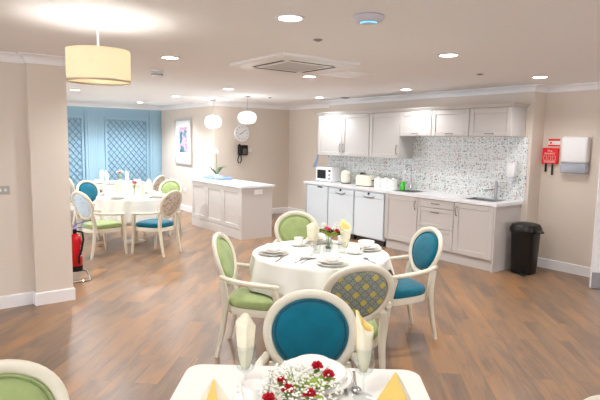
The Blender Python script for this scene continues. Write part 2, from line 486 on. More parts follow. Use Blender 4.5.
# base cabinets  (y_left, y_right)
def base_door(yl, yr, label, hside):
    t = kthing('base_cabinet', label, 'cabinet', yl, KX+.02); w = yl-yr
    carcass(t, w, .15, BT, DEP-.02, M['cab'], True)
    d = shaker('door', t, GAP, w-GAP, .16, BT-.006, M['cab'])
    bow_handle(d, (w-.045) if hside > 0 else .045, -.02, .755, .13)
base_door(5.728, 5.062, 'pale grey base cabinet under the sink, right of the dishwashers', 1)
t = kthing('drawer_unit', 'pale grey kitchen unit of three stacked drawers between two base cabinets', 'drawers', 5.060, KX+.02); w = 5.060-4.414
carcass(t, w, .15, BT, DEP-.02, M['cab'])
for z0, z1, zh, rl in ((.757, BT-.006, .818, .03), (.462, .751, .69, .055), (.16, .456, .405, .055)):
    dd = shaker('drawer', t, GAP, w-GAP, z0, z1, M['cab'], rl)
    bow_handle(dd, w/2, -.02, zh, .14, False)
base_door(4.412, 3.79, 'wide pale grey base cabinet at the right end by the bin', -1)
e = kthing('end_panel', 'pale grey end panel closing the worktop run beside the black bin', 'end panel', 3.788)
tag(MB().box(0, .022, .0, WX-KX-.003, 0, BT, .002, 1).build('panel', M['cab'], e, smooth=False))
e = kthing('end_panel', 'narrow grey side panel at the far left end of the worktop', 'end panel', Y1)
MB().box(0, .05, .0, WX-KX-.003, 0, BT, .002, 1).build('panel', M['cab'], e, smooth=False)
e = kthing('plinth', 'pale grey kickboard under the base cabinets along the floor', 'plinth', 5.728, KX+.06)
MB().box(0, 5.728-3.79, 0, .018, 0, .148).build('board', M['cab'], e, smooth=False)
# appliances
def dishwasher(yl, yr, label):
    t = kthing('dishwasher', label, 'dishwasher', yl, KX+.0); w = yl-yr
    MB().box(.003, w-.003, .03, DEP, .09, BT-.012).build('body', M['appl'], t, smooth=False)
    MB().box(.005, w-.005, -.006, .028, .11, .765, .006).build('door', M['appl'], t, smooth=False)
    p = MB().box(.005, w-.005, -.008, .028, .769, BT-.026, .006).build('control_panel', M['appl'], t, smooth=False)
    hb = MB(); pts = [(w/2+s*.13, -.010-.022*(1-s*s)**.5*1.0, .800-.018*(1-s*s)) for s in [i/6-1 for i in range(13)]]
    hb.tube(pts, .007, .010, n=8); hh = hb.build('handle', M['steel'], p); hh['label'] = 'curved silver handle'
    kb = MB(); kb.tube([(w/2+.0, -.007, .842), (w/2+.0, -.016, .842)], .021, n=16); kk = kb.build('knob', M['black'], p); kk['label'] = 'black dial'
    MB().box(.03, w-.03, .05, .09, .0, .088).build('toe_kick', M['dark'], t, smooth=False)
dishwasher(7.135, 6.462, 'white dishwasher beside the fridge, in the middle of three appliances')
dishwasher(6.440, 5.748, 'white dishwasher next to the grey sink cabinet')
t = kthing('fridge', 'white undercounter fridge at the left end beneath the microwave', 'fridge', 7.77); w = 7.77-7.150
MB().box(.003, w-.003, .03, DEP, .05, BT-.014).build('body', M['appl'], t, smooth=False)
MB().box(.005, w-.005, -.008, .028, .07, BT-.016, .008).build('door', M['appl'], t, smooth=False)
hx = MB().box(.33, .47, -.0105, -.0075, .838, .862, .0).build('handle', M['black'], t, smooth=False); hx['label'] = 'dark recessed grip'
MB().box(.03, w-.03, .05, .09, 0, .048).build('toe_kick', M['dark'], t, smooth=False)
# worktop with two sink cut-outs
S1 = (5.70, 5.30, 6.17, 6.50); S2 = (4.36, 3.92, 6.17, 6.50)      # y_left, y_right, x_front, x_back
t = tag(MB().bm and thing('worktop', 'long pale laminate worktop running along the tiled wall', 'worktop', (KX, Y1, 0), R90))
b = MB(); L = Y1-Y0+.02; f0, f1 = -.025, WX-KX-.001; z0, z1 = CT-.04, CT
holes = [(KL(s[0]), KL(s[1]), s[2]-KX, s[3]-KX) for s in (S1, S2)]
xs = -.02
for hx0, hx1, hy0, hy1 in holes:
    b.box(xs, hx0, f0, f1, z0, z1); b.box(hx0, hx1, f0, hy0, z0, z1); b.box(hx0, hx1, hy1, f1, z0, z1); xs = hx1
b.box(xs, L, f0, f1, z0, z1)
b.build('slab', M['worktop'], t, smooth=False)
def sink(s, label):
    t = kthing('sink', label, 'sink', s[0], s[2], CT); w, dp = s[0]-s[1], s[3]-s[2]
    b = MB()
    def rr(x0, x1, y0, y1, r, z, n=5):
        o = []
        for cx_, cy_, a0 in ((x1-r, y1-r, 0), (x0+r, y1-r, PI/2), (x0+r, y0+r, PI), (x1-r, y0+r, 1.5*PI)):
            for k in range(n): a = a0+PI/2*k/(n-1); o.append((cx_+r*math.cos(a), cy_+r*math.sin(a), z))
        return o
    b.stack([rr(-.02, w+.02, -.02, dp+.02, .04, .001), rr(-.02, w+.02, -.02, dp+.02, .04, .004), rr(.008, w-.008, .008, dp-.008, .05, .004),
             rr(.012, w-.012, .012, dp-.012, .05, -.10), rr(.05, w-.05, .05, dp-.05, .05, -.14), rr(w/2-.03, w/2+.03, dp/2-.03, dp/2+.03, .028, -.142)], cap=False)
    b.bm.faces.ensure_lookup_table()
    b.build('bowl', M['steel'], t)
    dr = MB(); dr.lathe([(0, 0), (.032, 0), (.032, .004), (.02, .006), (0, .004)], (w/2, dp/2, -.1415), 16); dr.build('drain', M['chrome'], t)
sink(S1, 'stainless steel sink below the tall curved tap')
sink(S2, 'stainless steel hand basin near the right end of the worktop')
t = thing('mixer_tap', 'tall chrome swan-neck tap behind the left sink', 'tap', (6.56, 5.66, CT), R90)
b = MB(); b.lathe([(.026, 0), (.026, .01), (.017, .02), (.015, .10), (.012, .11)], (0, 0, 0), 16); b.build('base', M['chrome'], t)
b = MB(); b.tube([(0, 0, .1), (0, 0, .33)]+[(0, -.075+.075*math.cos(a), .33+.075*math.sin(a)) for a in [PI*k/8 for k in range(1, 9)]]+[(0, -.15, .27)], .010, n=10); b.build('spout', M['chrome'], t)
b = MB(); b.tube([(.015, 0, .07), (.06, -.01, .10)], .005, n=8); b.build('lever', M['chrome'], t)
t = thing('mixer_tap', 'short upright steel tap behind the hand basin on the right', 'tap', (6.565, 4.11, CT), R90)
b = MB(); b.lathe([(.028, 0), (.028, .008), (.022, .014), (.022, .235), (.018, .245), (0, .247)], (0, 0, 0), 18); b.build('body', M['steel'], t)
b = MB(); b.tube([(-.02, -.012, .135), (-.07, -.06, .128), (-.12, -.10, .12)], .011, n=10); b.build('spout', M['steel'], t)
b = MB(); b.tube([(0, 0, .242), (.02, -.05, .262)], .008, .005, n=8); b.build('lever', M['steel'], t)
# tile splashback
t = tag(thing('splashback', 'speckled mosaic tile splashback behind the worktop', 'tiles', (WX-.0075, WL-.01, CT+.001), R90))
MB().box(0, WL-.01-Y0+.045, 0, .006, 0, 1.80-CT).build('tiling', M['tile'], t, smooth=False)
# wall cabinets
UXF = 6.299; UD = WX-UXF-.008
def wall_cab(yl, yr, z0, z1, doors, label, flap=False):
    t = thing('wall_cabinet', label, 'cabinet', (UXF+.02, yl, 0), R90); w = yl-yr
    carcass(t, w, z0, z1, UD-.02, M['cabup'])
    n = len(doors)
    for i, hs in enumerate(doors):
        a, c = w*i/n, w*(i+1)/n
        d = shaker('door', t, a+GAP+.001, c-GAP-.001, z0+.002, z1-.002, M['cabup'], .07)
        if flap: bow_handle(d, (a+c)/2, -.02, z0+.035, .13, False)
        else: bow_handle(d, c-.04 if hs > 0 else a+.04, -.02, z0+.145, .15)
wall_cab(7.80, 6.402, 1.43, 2.182, (1, -1), 'tall two-door wall cabinet above the microwave and kettle')
wall_cab(6.400, 5.722, 1.43, 2.182, (1,), 'tall single-door wall cabinet above the canisters')
wall_cab(5.720, 5.082, 1.797, 2.182, (0,), 'short flap-door wall cabinet beside the tall one, above the swan-neck tap', True)
wall_cab(5.080, 4.422, 1.797, 2.182, (0,), 'short flap-door wall cabinet in the middle of the short three', True)
wall_cab(4.420, 3.775, 1.797, 2.182, (0,), 'short flap-door wall cabinet at the right end above the hand basin', True)
t = thing('cornice', 'pale moulded cornice along the top of the wall cabinets', 'cornice', (UXF, 7.80, 2.183), R90)
b = MB(); L = 7.80-3.775; rings = []
for o_, z in ((.0, 0), (.012, .006), (.018, .018), (.040, .034), (.046, .048), (.0, .048)):
    rings.append([(-o_, -o_, z), (L+o_, -o_, z), (L+o_, UD+.02, z), (-o_, UD+.02, z)])
b.stack(rings); b.build('moulding', M['cabup'], t, smooth=False)

# worktop objects
def mw():
    t = thing('microwave', 'white microwave oven at the left end of the worktop', 'microwave', (6.27, 7.80, CT), R90)
    W, D, H = .47, .34, .275
    MB().box(0, W, .012, D, .01, H, .006).build('body', M['plastic'], t, smooth=False)
    d = MB().box(.003, .345, 0, .012, .014, H-.004, .004).build('door', M['plastic'], t, smooth=False)
    g = MB().box(.045, .30, -.002, .0, .06, H-.05).build('door_window', M['black'], d, smooth=False); g['label'] = 'dark door window'
    p = MB().box(.348, W-.003, 0, .012, .014, H-.004, .004).build('control_panel', M['plastic'], t, smooth=False)
    MB().box(.375, .44, -.002, 0, .195, .235).build('display', M['black'], p, smooth=False)
    for zz in (.07, .135):
        k = MB(); k.tube([(.408, 0, zz), (.408, -.014, zz)], .02, n=14); k.build('knob', M['grey'], p)
    f = MB()
    for x in (.03, W-.03):
        for y in (.04, D-.04): f.box(x-.012, x+.012, y-.012, y+.012, 0, .01)
    f.build('feet', M['black'], t, smooth=False)
mw()
t = thing('kettle', 'cream jug kettle between the microwave and the toaster', 'kettle', (6.40, 7.07, CT), R90)
b = MB(); b.lathe([(.085, .02), (.092, .03), (.086, .12), (.074, .205), (.066, .225), (.0, .23)], n=24); b.build('jug', M['kettle'], t)
b = MB(); b.lathe([(.09, 0), (.09, .018), (0, .02)], n=24); b.build('base', M['black'], t)
b = MB(); b.tube([(-.07, 0, .205), (-.115, 0, .20), (-.135, 0, .14), (-.125, 0, .08), (-.09, 0, .05)], .014, .012, n=8); b.build('handle', M['kettle'], t)
b = MB(); b.tube([(.06, 0, .185), (.10, 0, .215)], [.02, .012], n=8); b.build('spout', M['kettle'], t)
b = MB(); b.lathe([(.062, .224), (.05, .236), (.012, .238), (.012, .252), (0, .254)], n=20); b.build('lid', M['kettle'], t)
t = thing('wall_socket', 'black plug and socket on the tiles between kettle and toaster', 'socket', (WX-.0077, 6.86, 1.10), R90)
MB().box(-.07, .07, -.008, 0, -.04, .04, .003).build('plate', M['steel'], t, smooth=False)
MB().box(-.045, -.002, -.05, -.008, -.03, .025, .006).build('plug', M['black'], t, smooth=False)
t = thing('toaster', 'cream two-slot toaster between kettle and canisters', 'toaster', (6.34, 6.50, CT), R90)
b = MB()
def rrect(hx, hy, r, z, n=5):
    o = []
    for sx, sy, a0 in ((1, 1, 0), (-1, 1, PI/2), (-1, -1, PI), (1, -1, 1.5*PI)):
        for k in range(n): a = a0+PI/2*k/(n-1); o.append((sx*(hx-r)+r*math.cos(a), sy*(hy-r)+r*math.sin(a), z))
    return o
b.stack([rrect(.165, .095, .04, .012), rrect(.172, .10, .05, .03), rrect(.172, .10, .05, .15), rrect(.16, .09, .05, .185), rrect(.14, .07, .04, .195)]); b.build('body', M['kettle'], t)
b = MB(); b.stack([rrect(.16, .09, .03, 0), rrect(.16, .09, .03, .014)]); b.build('base', M['black'], t)
for s in (-.03, .03): MB().box(-.115, .115, s-.014, s+.014, .194, .1965).build('slot', M['black'], t, smooth=False)
MB().box(.17, .195, -.02, .02, .10, .118, .004).build('lever', M['black'], t, smooth=False)
can = thing('canister', '', 'canister'); b = MB(); b.lathe([(.07, 0), (.072, .008), (.072, .135), (.068, .14), (0, .14)], n=24); b.build('jar', M['china'], can)
b = MB(); b.lathe([(.07, .141), (.074, .143), (.074, .158), (.03, .166), (.016, .168), (.02, .178), (.016, .186), (0, .188)], n=24); b.build('lid', M['china'], can)
u = []
for y, lb in ((6.205, 'white lidded canister next to the toaster'), (6.04, 'white lidded canister in the middle of three'), (5.875, 'white lidded canister nearest the green soap bottle')):
    place(can, u, (6.36, y, CT), R90, lb, 'canister', 'white canisters on the worktop')
t = thing('soap_bottle', 'bright green washing-up liquid bottle beside the left sink', 'bottle', (6.30, 5.60, CT), R90)
MB_b = MB(); MB_b.stack([rrect(.04, .024, .018, 0), rrect(.042, .026, .02, .02), rrect(.042, .026, .02, .12), rrect(.02, .016, .012, .145), rrect(.013, .013, .012, .15)]); MB_b.build('bottle', M['soap'], t)
b = MB(); b.lathe([(.013, .151), (.013, .17), (.004, .172), (.004, .20), (0, .2)], n=12); b.tube([(0, 0, .197), (.035, -.01, .197)], .006, n=8); b.build('pump', M['plastic'], t)
# wall things on tiles / nook wall
t = thing('soap_dispenser', 'white soap dispenser on the tiles above the hand basin', 'dispenser', (WX-.0077, 3.90, 1.16), R90)
MB().box(-.04, .04, -.001, 0, .08, .27).build('mounting_plate', M['grey'], t, smooth=False)
MB().box(-.052, .052, -.10, -.001, .075, .28, .018, 3).build('housing', M['plastic'], t)
MB().box(-.048, .048, -.092, -.004, .03, .074, .01).build('clear_base', mat('frosted_plastic', (206, 212, 222), .3), t, smooth=False)
MB().box(-.025, .025, -.085, -.03, .0, .03, .006).build('push_bar', M['plastic'], t, smooth=False)
t = thing('hanging_cloth', 'blue-grey cloth hanging beside the left wall cabinet', 'cloth', (6.60, 8.16, 1.16), R90)
b = MB(); rings = []
for z, w, sh in ((.26, .012, .0), (.22, .02, -.005), (.14, .03, -.03), (.07, .05, -.07), (0, .06, -.10)):
    rings.append([(sh+w*math.cos(a)*(1+.2*math.sin(3*a)), -.0+.018*math.sin(a), z) for a in [2*PI*k/14 for k in range(14)]])
b.stack(rings); b.build('folded_fabric', M['wash'], t)
b = MB(); b.tube([(0, .03, .275), (0, 0, .275), (0, -.01, .25), (0, 0, .24)], .004, n=6); b.tube([(0, .03, .275), (0, .48, .275)], .004, n=6); b.build('hook', M['chrome'], t)

# right wall: fire blanket, notice, towel dispenser
t = thing('fire_blanket', 'red fire blanket box with two black pull tapes', 'fire blanket', (RX-.001, 3.655, 1.44), R90)
MB().box(.02, .195, -.001, 0, .02, .19).build('mounting_plate', M['grey'], t, smooth=False)
MB().box(.0, .215, -.045, -.001, 0, .215, .006).build('case', M['redbox'], t, smooth=False)
for x in (.055, .145): MB().box(x-.014, x+.014, -.03, -.026, -.15 if x > .1 else -.11, .0).build('pull_tape', M['black'], t, smooth=False)
def text(s, size, loc, parent, m, name='lettering', rot=(PI/2, 0, 0), ext=.0008):
    c = bpy.data.curves.new(name, 'FONT'); c.body = s; c.size = size; c.align_x = 'CENTER'; c.align_y = 'CENTER'; c.extrude = ext
    c.materials.append(m); q = bpy.data.objects.new(name, c); COL.objects.link(q)
    me = bpy.data.meshes.new_from_object(q.evaluated_get(bpy.context.evaluated_depsgraph_get())); bpy.data.objects.remove(q)
    if not me.materials: me.materials.append(m)
    o = bpy.data.objects.new(name, me); COL.objects.link(o)
    o.location = loc; o.rotation_euler = rot; o.parent = parent; return o
text('Fire', .042, (.1075, -.0465, .175), t, M['plastic']); text('BLANKET', .034, (.1075, -.0465, .137), t, M['plastic'])
b = MB()
for x in (.045, .1055, .165):
    b.box(x-.020, x+.020, -.0462, -.045, .05, .053); b.box(x-.020, x+.020, -.0462, -.045, .105, .108)
    b.box(x-.020, x-.017, -.0462, -.045, .053, .105); b.box(x+.017, x+.020, -.0462, -.045, .053, .105)
for z in (.02, .034): b.box(.03, .185, -.0462, -.045, z, z+.006)
ii = b.build('instruction_print', M['plastic'], t, smooth=False)
t = thing('safety_notice', 'small red and white notice above the fire blanket', 'notice', (RX-.001, 3.60, 1.675), R90)
MB().box(0, .16, -.003, 0, 0, .10).build('card', M['plastic'], t, smooth=False)
MB().box(0, .16, -.0036, -.003, .074, .10).build('red_band', M['redbox'], t, smooth=False)
MB().box(0, .16, -.0036, -.003, .0, .022).build('red_strip', M['redbox'], t, smooth=False)
MB().box(.02, .05, -.0036, -.003, .036, .06).build('symbol', M['redbox'], t, smooth=False)
t = thing('paper_towel_dispenser', 'white paper towel dispenser on the wall right of the fire blanket', 'dispenser', (RX-.0003, 3.375, 1.33), R90)
MB().box(.04, .29, -.001, 0, .16, .44).build('mounting_plate', M['grey'], t, smooth=False)
MB().box(0, .335, -.115, -.001, .135, .475, .028, 4).build('cover', M['plastic'], t)
fr = mat('smoky_clear_plastic', (205, 212, 226), .15, trans=.35)
MB().box(.004, .331, -.112, 0, .0, .1345, .02, 3).build('clear_base', fr, t)
MB().box(.10, .235, -.085, -.03, -.012, .01, .006).build('towel', M['plastic'], t, smooth=False)

# bin
t = thing('pedal_bin', 'black plastic pedal bin standing between cabinet end and wall', 'bin', (6.42, 3.55, 0), R90)
b = MB(); b.stack([rrect(.135, .145, .09, .012), rrect(.14, .15, .10, .03), rrect(.158, .165, .11, .545), rrect(.162, .168, .11, .55)]); b.build('body', M['black'], t)
b = MB(); b.stack([rrect(.167, .175, .11, .552), rrect(.172, .18, .11, .565), rrect(.172, .18, .11, .605), rrect(.15, .155, .10, .655), rrect(.10, .10, .08, .672), rrect(.03, .03, .028, .675)])
b.build('lid', M['black'], t)
b = MB(); b.stack([[(.165, -.07, .60), (.165, .07, .60), (.165, .07, .56), (.165, -.07, .56)], [(.222, -.05, .575), (.222, .05, .575), (.222, .05, .556), (.222, -.05, .556)]]); b.build('lid_lip', M['black'], t, smooth=False)
MB().box(.06, .14, -.215, -.155, .02, .035, .004).build('pedal', M['black'], t, smooth=False)

# ------------------------------------------------------------------ island
IX, IY, IL, IXR = 4.405, 7.462, 9.40, 5.022
ICT = .925
t = thing('kitchen_island', 'pale grey panelled island unit with a white worktop', 'island', (IX, IL, 0), R90); L = IL-IY; Dp = IXR-IX
MB().box(0, L, .02, Dp, .0, ICT-.04).build('body', M['cab'], t, smooth=False)
MB().box(.0, L, .0, .0195, .0, .155, .003, 1).build('plinth', M['cab'], t, smooth=False)
n = 3; mw_ = (L-.06)/n
for i in range(n): shaker('panel', t, .01+mw_*i, .01+mw_*(i+1)-.006, .165, ICT-.05, M['cab'], .08, 0, .0195)
MB().box(L-.046, L, .0, .0195, .158, ICT-.042).build('corner_post', M['cab'], t, smooth=False)
MB().box(-.02, L+.03, -.02, Dp+.04, ICT-.0395, ICT, .004).build('worktop', M['worktop'], t, smooth=False)
t = thing('wall_socket', 'white double socket on the end face of the island', 'socket', (4.735, IY-.001, .81), 0)
MB().box(-.085, .085, -.012, 0, -.043, .043, .006).build('plate', M['plastic'], t, smooth=False)
b = MB()
for x in (-.06, .02): b.box(x, x+.016, -.015, -.012, .012, .03)
b.build('switch', M['plastic'], t, smooth=False)
# tray and orchid
t = thing('serving_tray', 'light blue rimmed tray with dark print on the island', 'tray', (4.78, 9.02, ICT), R90)
b = MB()
b.stack([rrect(.30, .17, .06, .0), rrect(.305, .175, .06, .004), rrect(.325, .195, .07, .05), rrect(.318, .188, .07, .05), rrect(.298, .168, .06, .008), rrect(.10, .05, .04, .008)], cap=True); b.build('tray_body', M['bluetray'], t)
b = MB(); random.seed(3)
for x0 in (-.24, -.06, .12):
    for k in range(5):
        x = x0+k*.022; b.box(x-.007, x+.007, -.187, -.1835, .02, .02+random.uniform(.010, .02))
b.build('printed_border', M['navy'], t, smooth=False)
t = thing('potted_orchid', 'white orchid with dark green leaves in a white pot on the blue tray', 'plant', (4.78, 9.05, ICT+.009))
b = MB(); b.lathe([(.045, 0), (.05, .004), (.062, .085), (.066, .09), (.058, .09), (.05, .075), (0, .072)], n=24); b.build('pot', M['china'], t)
M['orchid_leaf'] = mat('dark_orchid_leaf', (52, 92, 40), .4)
for k, (a, ln, up) in enumerate(((.6, .2, .14), (2.3, .21, .15), (3.6, .2, .11), (5.2, .2, .15), (-.3, .19, .17))):
    b = MB(); R_ = []
    for i in range(8):
        q = i/7; w = .030*math.sin(PI*min(1, q*.92+.08))**.7+.001; r = .01+ln*q; z = .075+up*math.sin(PI*q*.62)
        c = Vector((math.cos(a)*r, math.sin(a)*r, z)); sd = Vector((-math.sin(a), math.cos(a), 0))
        R_.append([c+sd*w, c+Vector((0, 0, -.006)), c-sd*w, c+Vector((0, 0, .003))])
    b.stack(R_); b.build('leaf', M['orchid_leaf'], t)
b = MB(); b.tube([(0, 0, .07), (.004, .0, .2), (0, .004, .36), (-.004, 0, .47), (-.02, .02, .53)], .0045, n=6); b.build('stem', M['stem'], t)
for (x, y, z) in ((-.02, .02, .535), (.012, -.012, .505), (-.03, .03, .505), (.006, .01, .54)):
    b = MB()
    for k in range(5):
        a = 2*PI*k/5+.3
        b.sphere((x+.02*math.cos(a)*.7, y-.02*math.cos(a)*.7, z+.02*math.sin(a)), .017, 1, (1, .6, 1))
    b.build('blossom', M['petal_white'], t)

# ------------------------------------------------------------------ clock wall, picture wall
t = thing('wall_clock', 'round white wall clock above the black telephone', 'clock', (5.805, CY-.001, 1.84))
b = MB(); n = 36
def ringpts(r, y): return [(r*math.cos(2*PI*i/n), y, r*math.sin(2*PI*i/n)) for i in range(n)]
b.stack([ringpts(.185, 0), ringpts(.19, -.02), ringpts(.18, -.035), ringpts(.165, -.035), ringpts(.162, -.02)], cap=False); b.build('rim', M['white'], t)
b = MB(); b.stack([ringpts(.163, 0), ringpts(.163, -.018)]); b.build('face', M['plastic'], t, smooth=False)
b = MB()
for k in range(12):
    a = 2*PI*k/12; c, s = math.cos(a), math.sin(a); r0 = .115 if k % 3 == 0 else .125
    b.tube([(r0*c, -.0185, r0*s), (.15*c, -.0185, .15*s)], .006, .0015, n=4, up=(0, 1, 0))
b.build('hour_marks', M['dark'], t, smooth=False)
for a, ln, r in ((math.radians(205), .08, .007), (math.radians(35), .12, .005)):
    MB().tube([(-.02*math.cos(a), -.021, -.02*math.sin(a)), (ln*math.cos(a), -.021, ln*math.sin(a))], r, .0015, n=4, up=(0, 1, 0)).build('hand', M['black'], t, smooth=False)
t = thing('wall_telephone', 'black wall telephone with a hanging coiled cord', 'telephone', (5.80, CY-.001, 1.46))
MB().box(-.10, .135, -.06, 0, -.10, .12, .012).build('base', M['black'], t, smooth=False)
b = MB(); b.tube([(-.115, -.08, -.10), (-.085, -.095, -.06), (-.085, -.095, .09), (-.115, -.08, .135)], [.034, .024, .024, .034], n=10); b.build('handset', M['black'], t)
b = MB(); b.tube([(-.105, -.07, -.11), (-.12, -.05, -.2), (-.10, -.05, -.265), (-.05, -.05, -.27), (-.03, -.05, -.2), (-.035, -.04, -.10)], .012, n=8); b.build('cord', M['black'], t)
b = MB()
for i in range(3):
    for j in range(4): b.box(.0+i*.035, .022+i*.035, -.064, -.06, -.07+j*.03, -.05+j*.03)
b.build('keypad', M['grey'], t, smooth=False)
t = thing('wall_plate', 'blank white plate on the wall right of the telephone', 'socket', (6.02, CY-.001, 1.47))
MB().box(-.045, .045, -.01, 0, -.045, .045, .004).build('plate', M['plastic'], t, smooth=False)
MB().box(-.012, .012, -.013, -.01, -.012, .012, .001).build('outlet', M['white'], t, smooth=False)
t = thing('framed_picture', 'abstract print in a pale frame on the wall past the orchid', 'picture', (PX-.001, 11.78, 1.10), R90)
W, H = .90, 1.06; b = MB(); fw = .045
for a in ((0, W, 0, fw), (0, W, H-fw, H), (0, fw, fw, H-fw), (W-fw, W, fw, H-fw)): b.box(a[0], a[1], -.05, 0, a[2], a[3], .006)
M['silver'] = mat('pale_silver_frame', (205, 203, 198), .35, .3)
b.build('frame', M['silver'], t, smooth=False)
MB().box(fw, W-fw, -.02, 0, fw, H-fw).build('mount', M['white'], t, smooth=False)
MB().box(.24, .66, -.022, -.02, .28, .86).build('print', M['art'], t, smooth=False)
t = thing('wall_socket', 'white socket low on the picture wall behind the green chair', 'socket', (PX-.001, 11.3, .5), R90)
MB().box(-.08, .08, -.01, 0, -.045, .045, .004).build('plate', M['plastic'], t, smooth=False)
t = thing('light_switch', 'grey metal light switch on the left wall', 'switch', (.695, LY-.001, 1.175))
MB().box(-.06, .06, -.008, 0, -.042, .042, .003).build('plate', mat('satin_plate', (190, 186, 180), .35, .5), t, smooth=False)
for x in (-.03, .012): MB().box(x, x+.018, -.013, -.008, -.014, .014, .002).build('rocker', M['plastic'], t, smooth=False)

# fire extinguisher behind the column
t = thing('fire_extinguisher', 'red fire extinguisher with black hose behind the column', 'fire extinguisher', (1.515, 6.46, .0))
b = MB(); b.lathe([(0, .165), (.07, .165), (.078, .175), (.078, .46), (.07, .505), (.04, .54), (.025, .55), (0, .555)], n=24); b.build('cylinder', M['red'], t)
b = MB(); b.lathe([(.0, .10), (.08, .10), (.08, .163), (0, .163)], n=24); b.build('base_cup', M['black'], t)
b = MB(); b.lathe([(.02, .552), (.024, .56), (.024, .60), (.0, .605)], n=14); b.build('valve', M['black'], t)
b = MB(); b.tube([(-.02, 0, .60), (.06, -.03, .63), (.11, -.05, .625)], .010, .006, n=6); b.tube([(-.02, 0, .62), (.03, -.02, .67), (.10, -.05, .69)], .010, .006, n=6); b.build('handle', M['bluehandle'], t)
b = MB(); b.tube([(.02, -.02, .58), (.07, -.07, .57), (.075, -.08, .48), (.05, -.085, .36), (.02, -.088, .28), (.018, -.09, .20)], .013, n=8); b.build('hose', M['black'], t)
b = MB()
for i, z in enumerate((.28, .31, .34, .37, .40)):
    for a in [math.radians(-70+10*k) for k in range(8)]:
        c = Vector((.0785*math.cos(a+.25), .0785*math.sin(a+.25), z)); dd = Vector((-math.sin(a+.25), math.cos(a+.25), 0))*(.0055 if (i+int(a*9)) % 3 else .003)
        nrm = Vector((math.cos(a+.25), math.sin(a+.25), 0))*.0004
        b.stack([[c-dd-nrm, c+dd-nrm, c+dd+Vector((0, 0, .012))-nrm, c-dd+Vector((0, 0, .012))-nrm], [c-dd+nrm, c+dd+nrm, c+dd+Vector((0, 0, .012))+nrm, c-dd+Vector((0, 0, .012))+nrm]])
b.build('printed_label', M['plastic'], t, smooth=False)
b = MB(); b.tube([(-.10, .13, .012), (-.10, -.19, .012), (-.085, -.205, .012), (.10, -.205, .012), (.115, -.19, .012), (.115, -.05, .09), (.06, .0, .098), (-.06, .0, .098), (-.10, .02, .05)], .012, n=8); b.build('stand', M['chrome'], t)

# ------------------------------------------------------------------ ceiling fittings
dl = thing('downlight', '', 'ceiling light')
n = 24
b = MB(); b.lathe([(.072, 0), (.098, -.001), (.100, -.006), (.090, -.012), (.074, -.009), (.072, 0)], n=28, cap=False); b.build('trim_ring', M['white'], dl)
b = MB(); b.lathe([(.0, -.0065), (.073, -.0065), (.073, -.002), (0, -.002)], n=28); b.build('diffuser', M['light'], dl)
LP = [  # x, y, label
 (1.99, 2.77, 'round downlight near the top middle, in front of the ceiling dome'),
 (2.06, 4.85, 'round downlight between drum shade and ceiling cassette'),
 (3.88, 2.975, 'round downlight over the floor in front of the base cabinets'),
 (5.884, 3.208, 'round downlight just in front of the wall corner by the bin'),
 (3.938, 5.059, 'round downlight at the far corner of the ceiling cassette'),
 (3.993, 7.168, 'round downlight in front of the two glass pendants'),
 (5.912, 5.266, 'round downlight close to the short wall cabinets'),
 (5.930, 7.316, 'round downlight near the tall wall cabinets and grey vent disc'),
 (3.993, 9.148, 'round downlight left of the glass pendants, nearest the picture'),
 (2.247, 9.233, 'round downlight just beneath the drum shade on the left'),
 (4.086, 11.286, 'small round downlight in front of the blue trellis wall'),
]
u = []
for x, y, lb in LP: place(dl, u, (x, y, CEIL), 0, lb, 'ceiling light', 'round ceiling downlights')
def lamp(name, loc, power, size=150, color=(.985, .99, 1.0), rad=.07, blend=.6):
    l = bpy.data.lights.new(name, 'SPOT'); l.energy = power; l.spot_size = math.radians(size); l.spot_blend = blend
    l.color = color; l.shadow_soft_size = rad
    o = bpy.data.objects.new(name, l); COL.objects.link(o); o.location = loc; return o
BASEP = 62
for x, y, _ in LP:
    far = (.5 if 5.5 < x < 6.2 else 1.0)*(1.0+max(0, (y-6.0))*.3)
    lamp('downlight_or_fill_spot', (x, y, CEIL-.03), BASEP*far, color=(.985, .99, 1.0) if y < 7 else (.92, .96, 1.0))
for x, y in ((2.1, 7.0), (2.3, 11.3), (.4, 1.0), (2.6, .7), (4.3, .9), (-1.6, 3.0), (-1.6, .8)):   # unseen spots added for fill where the grid would go on
    lamp('downlight_or_fill_spot', (x, y, CEIL-.03), BASEP*(1.25 if y > 6 else .6))

# drum pendant
t = thing('drum_pendant', 'large cream drum lampshade hanging at the left', 'pendant lamp', (1.045, 3.652, CEIL))
b = MB(); b.lathe([(.0, 0), (.05, 0), (.052, -.012), (.03, -.03), (0, -.032)], n=20); b.build('ceiling_rose', M['white'], t)
b = MB(); b.tube([(0, 0, -.03), (0, 0, -.23)], .007, n=8); b.build('rod', M['white'], t)
zt, zb, rr_ = -.205, -.415, .204
b = MB(); b.lathe([(rr_, zt), (rr_, zb), (rr_-.003, zb), (rr_-.003, zt), (rr_, zt)], n=56, cap=False)
mt = M['shade_glow'] = mat('lit_shade_fabric', (214, 206, 190), .9, spec=.1)
tt = NT(mt); tr = tt.n('ShaderNodeBsdfTranslucent'); tr.inputs[0].default_value = (*lin((214, 205, 186)), 1)
mx = tt.n('ShaderNodeMixShader'); mx.inputs[0].default_value = .5
tt.l(tt.b.outputs[0], mx.inputs[1]); tt.l(tr.outputs[0], mx.inputs[2]); tt.l(mx.outputs[0], tt.t.nodes['Material Output'].inputs[0])
b.build('shade', mt, t)
b = MB(); b.lathe([(0, zb+.012), (rr_-.004, zb+.012), (rr_-.004, zb+.009), (0, zb+.009)], n=56); b.build('diffuser', mt, t)
b = MB()
for k in range(3): a = 2*PI*k/3; b.tube([(0, 0, -.22), ((rr_-.003)*math.cos(a), (rr_-.003)*math.sin(a), zt-.006)], .003, n=6)
b.build('spider', M['white'], t)
b = MB(); b.sphere((0, 0, -.292), .035, 2); b.tube([(0, 0, -.22), (0, 0, -.265)], .016, n=10); b.build('bulb', M['bulb'], t)
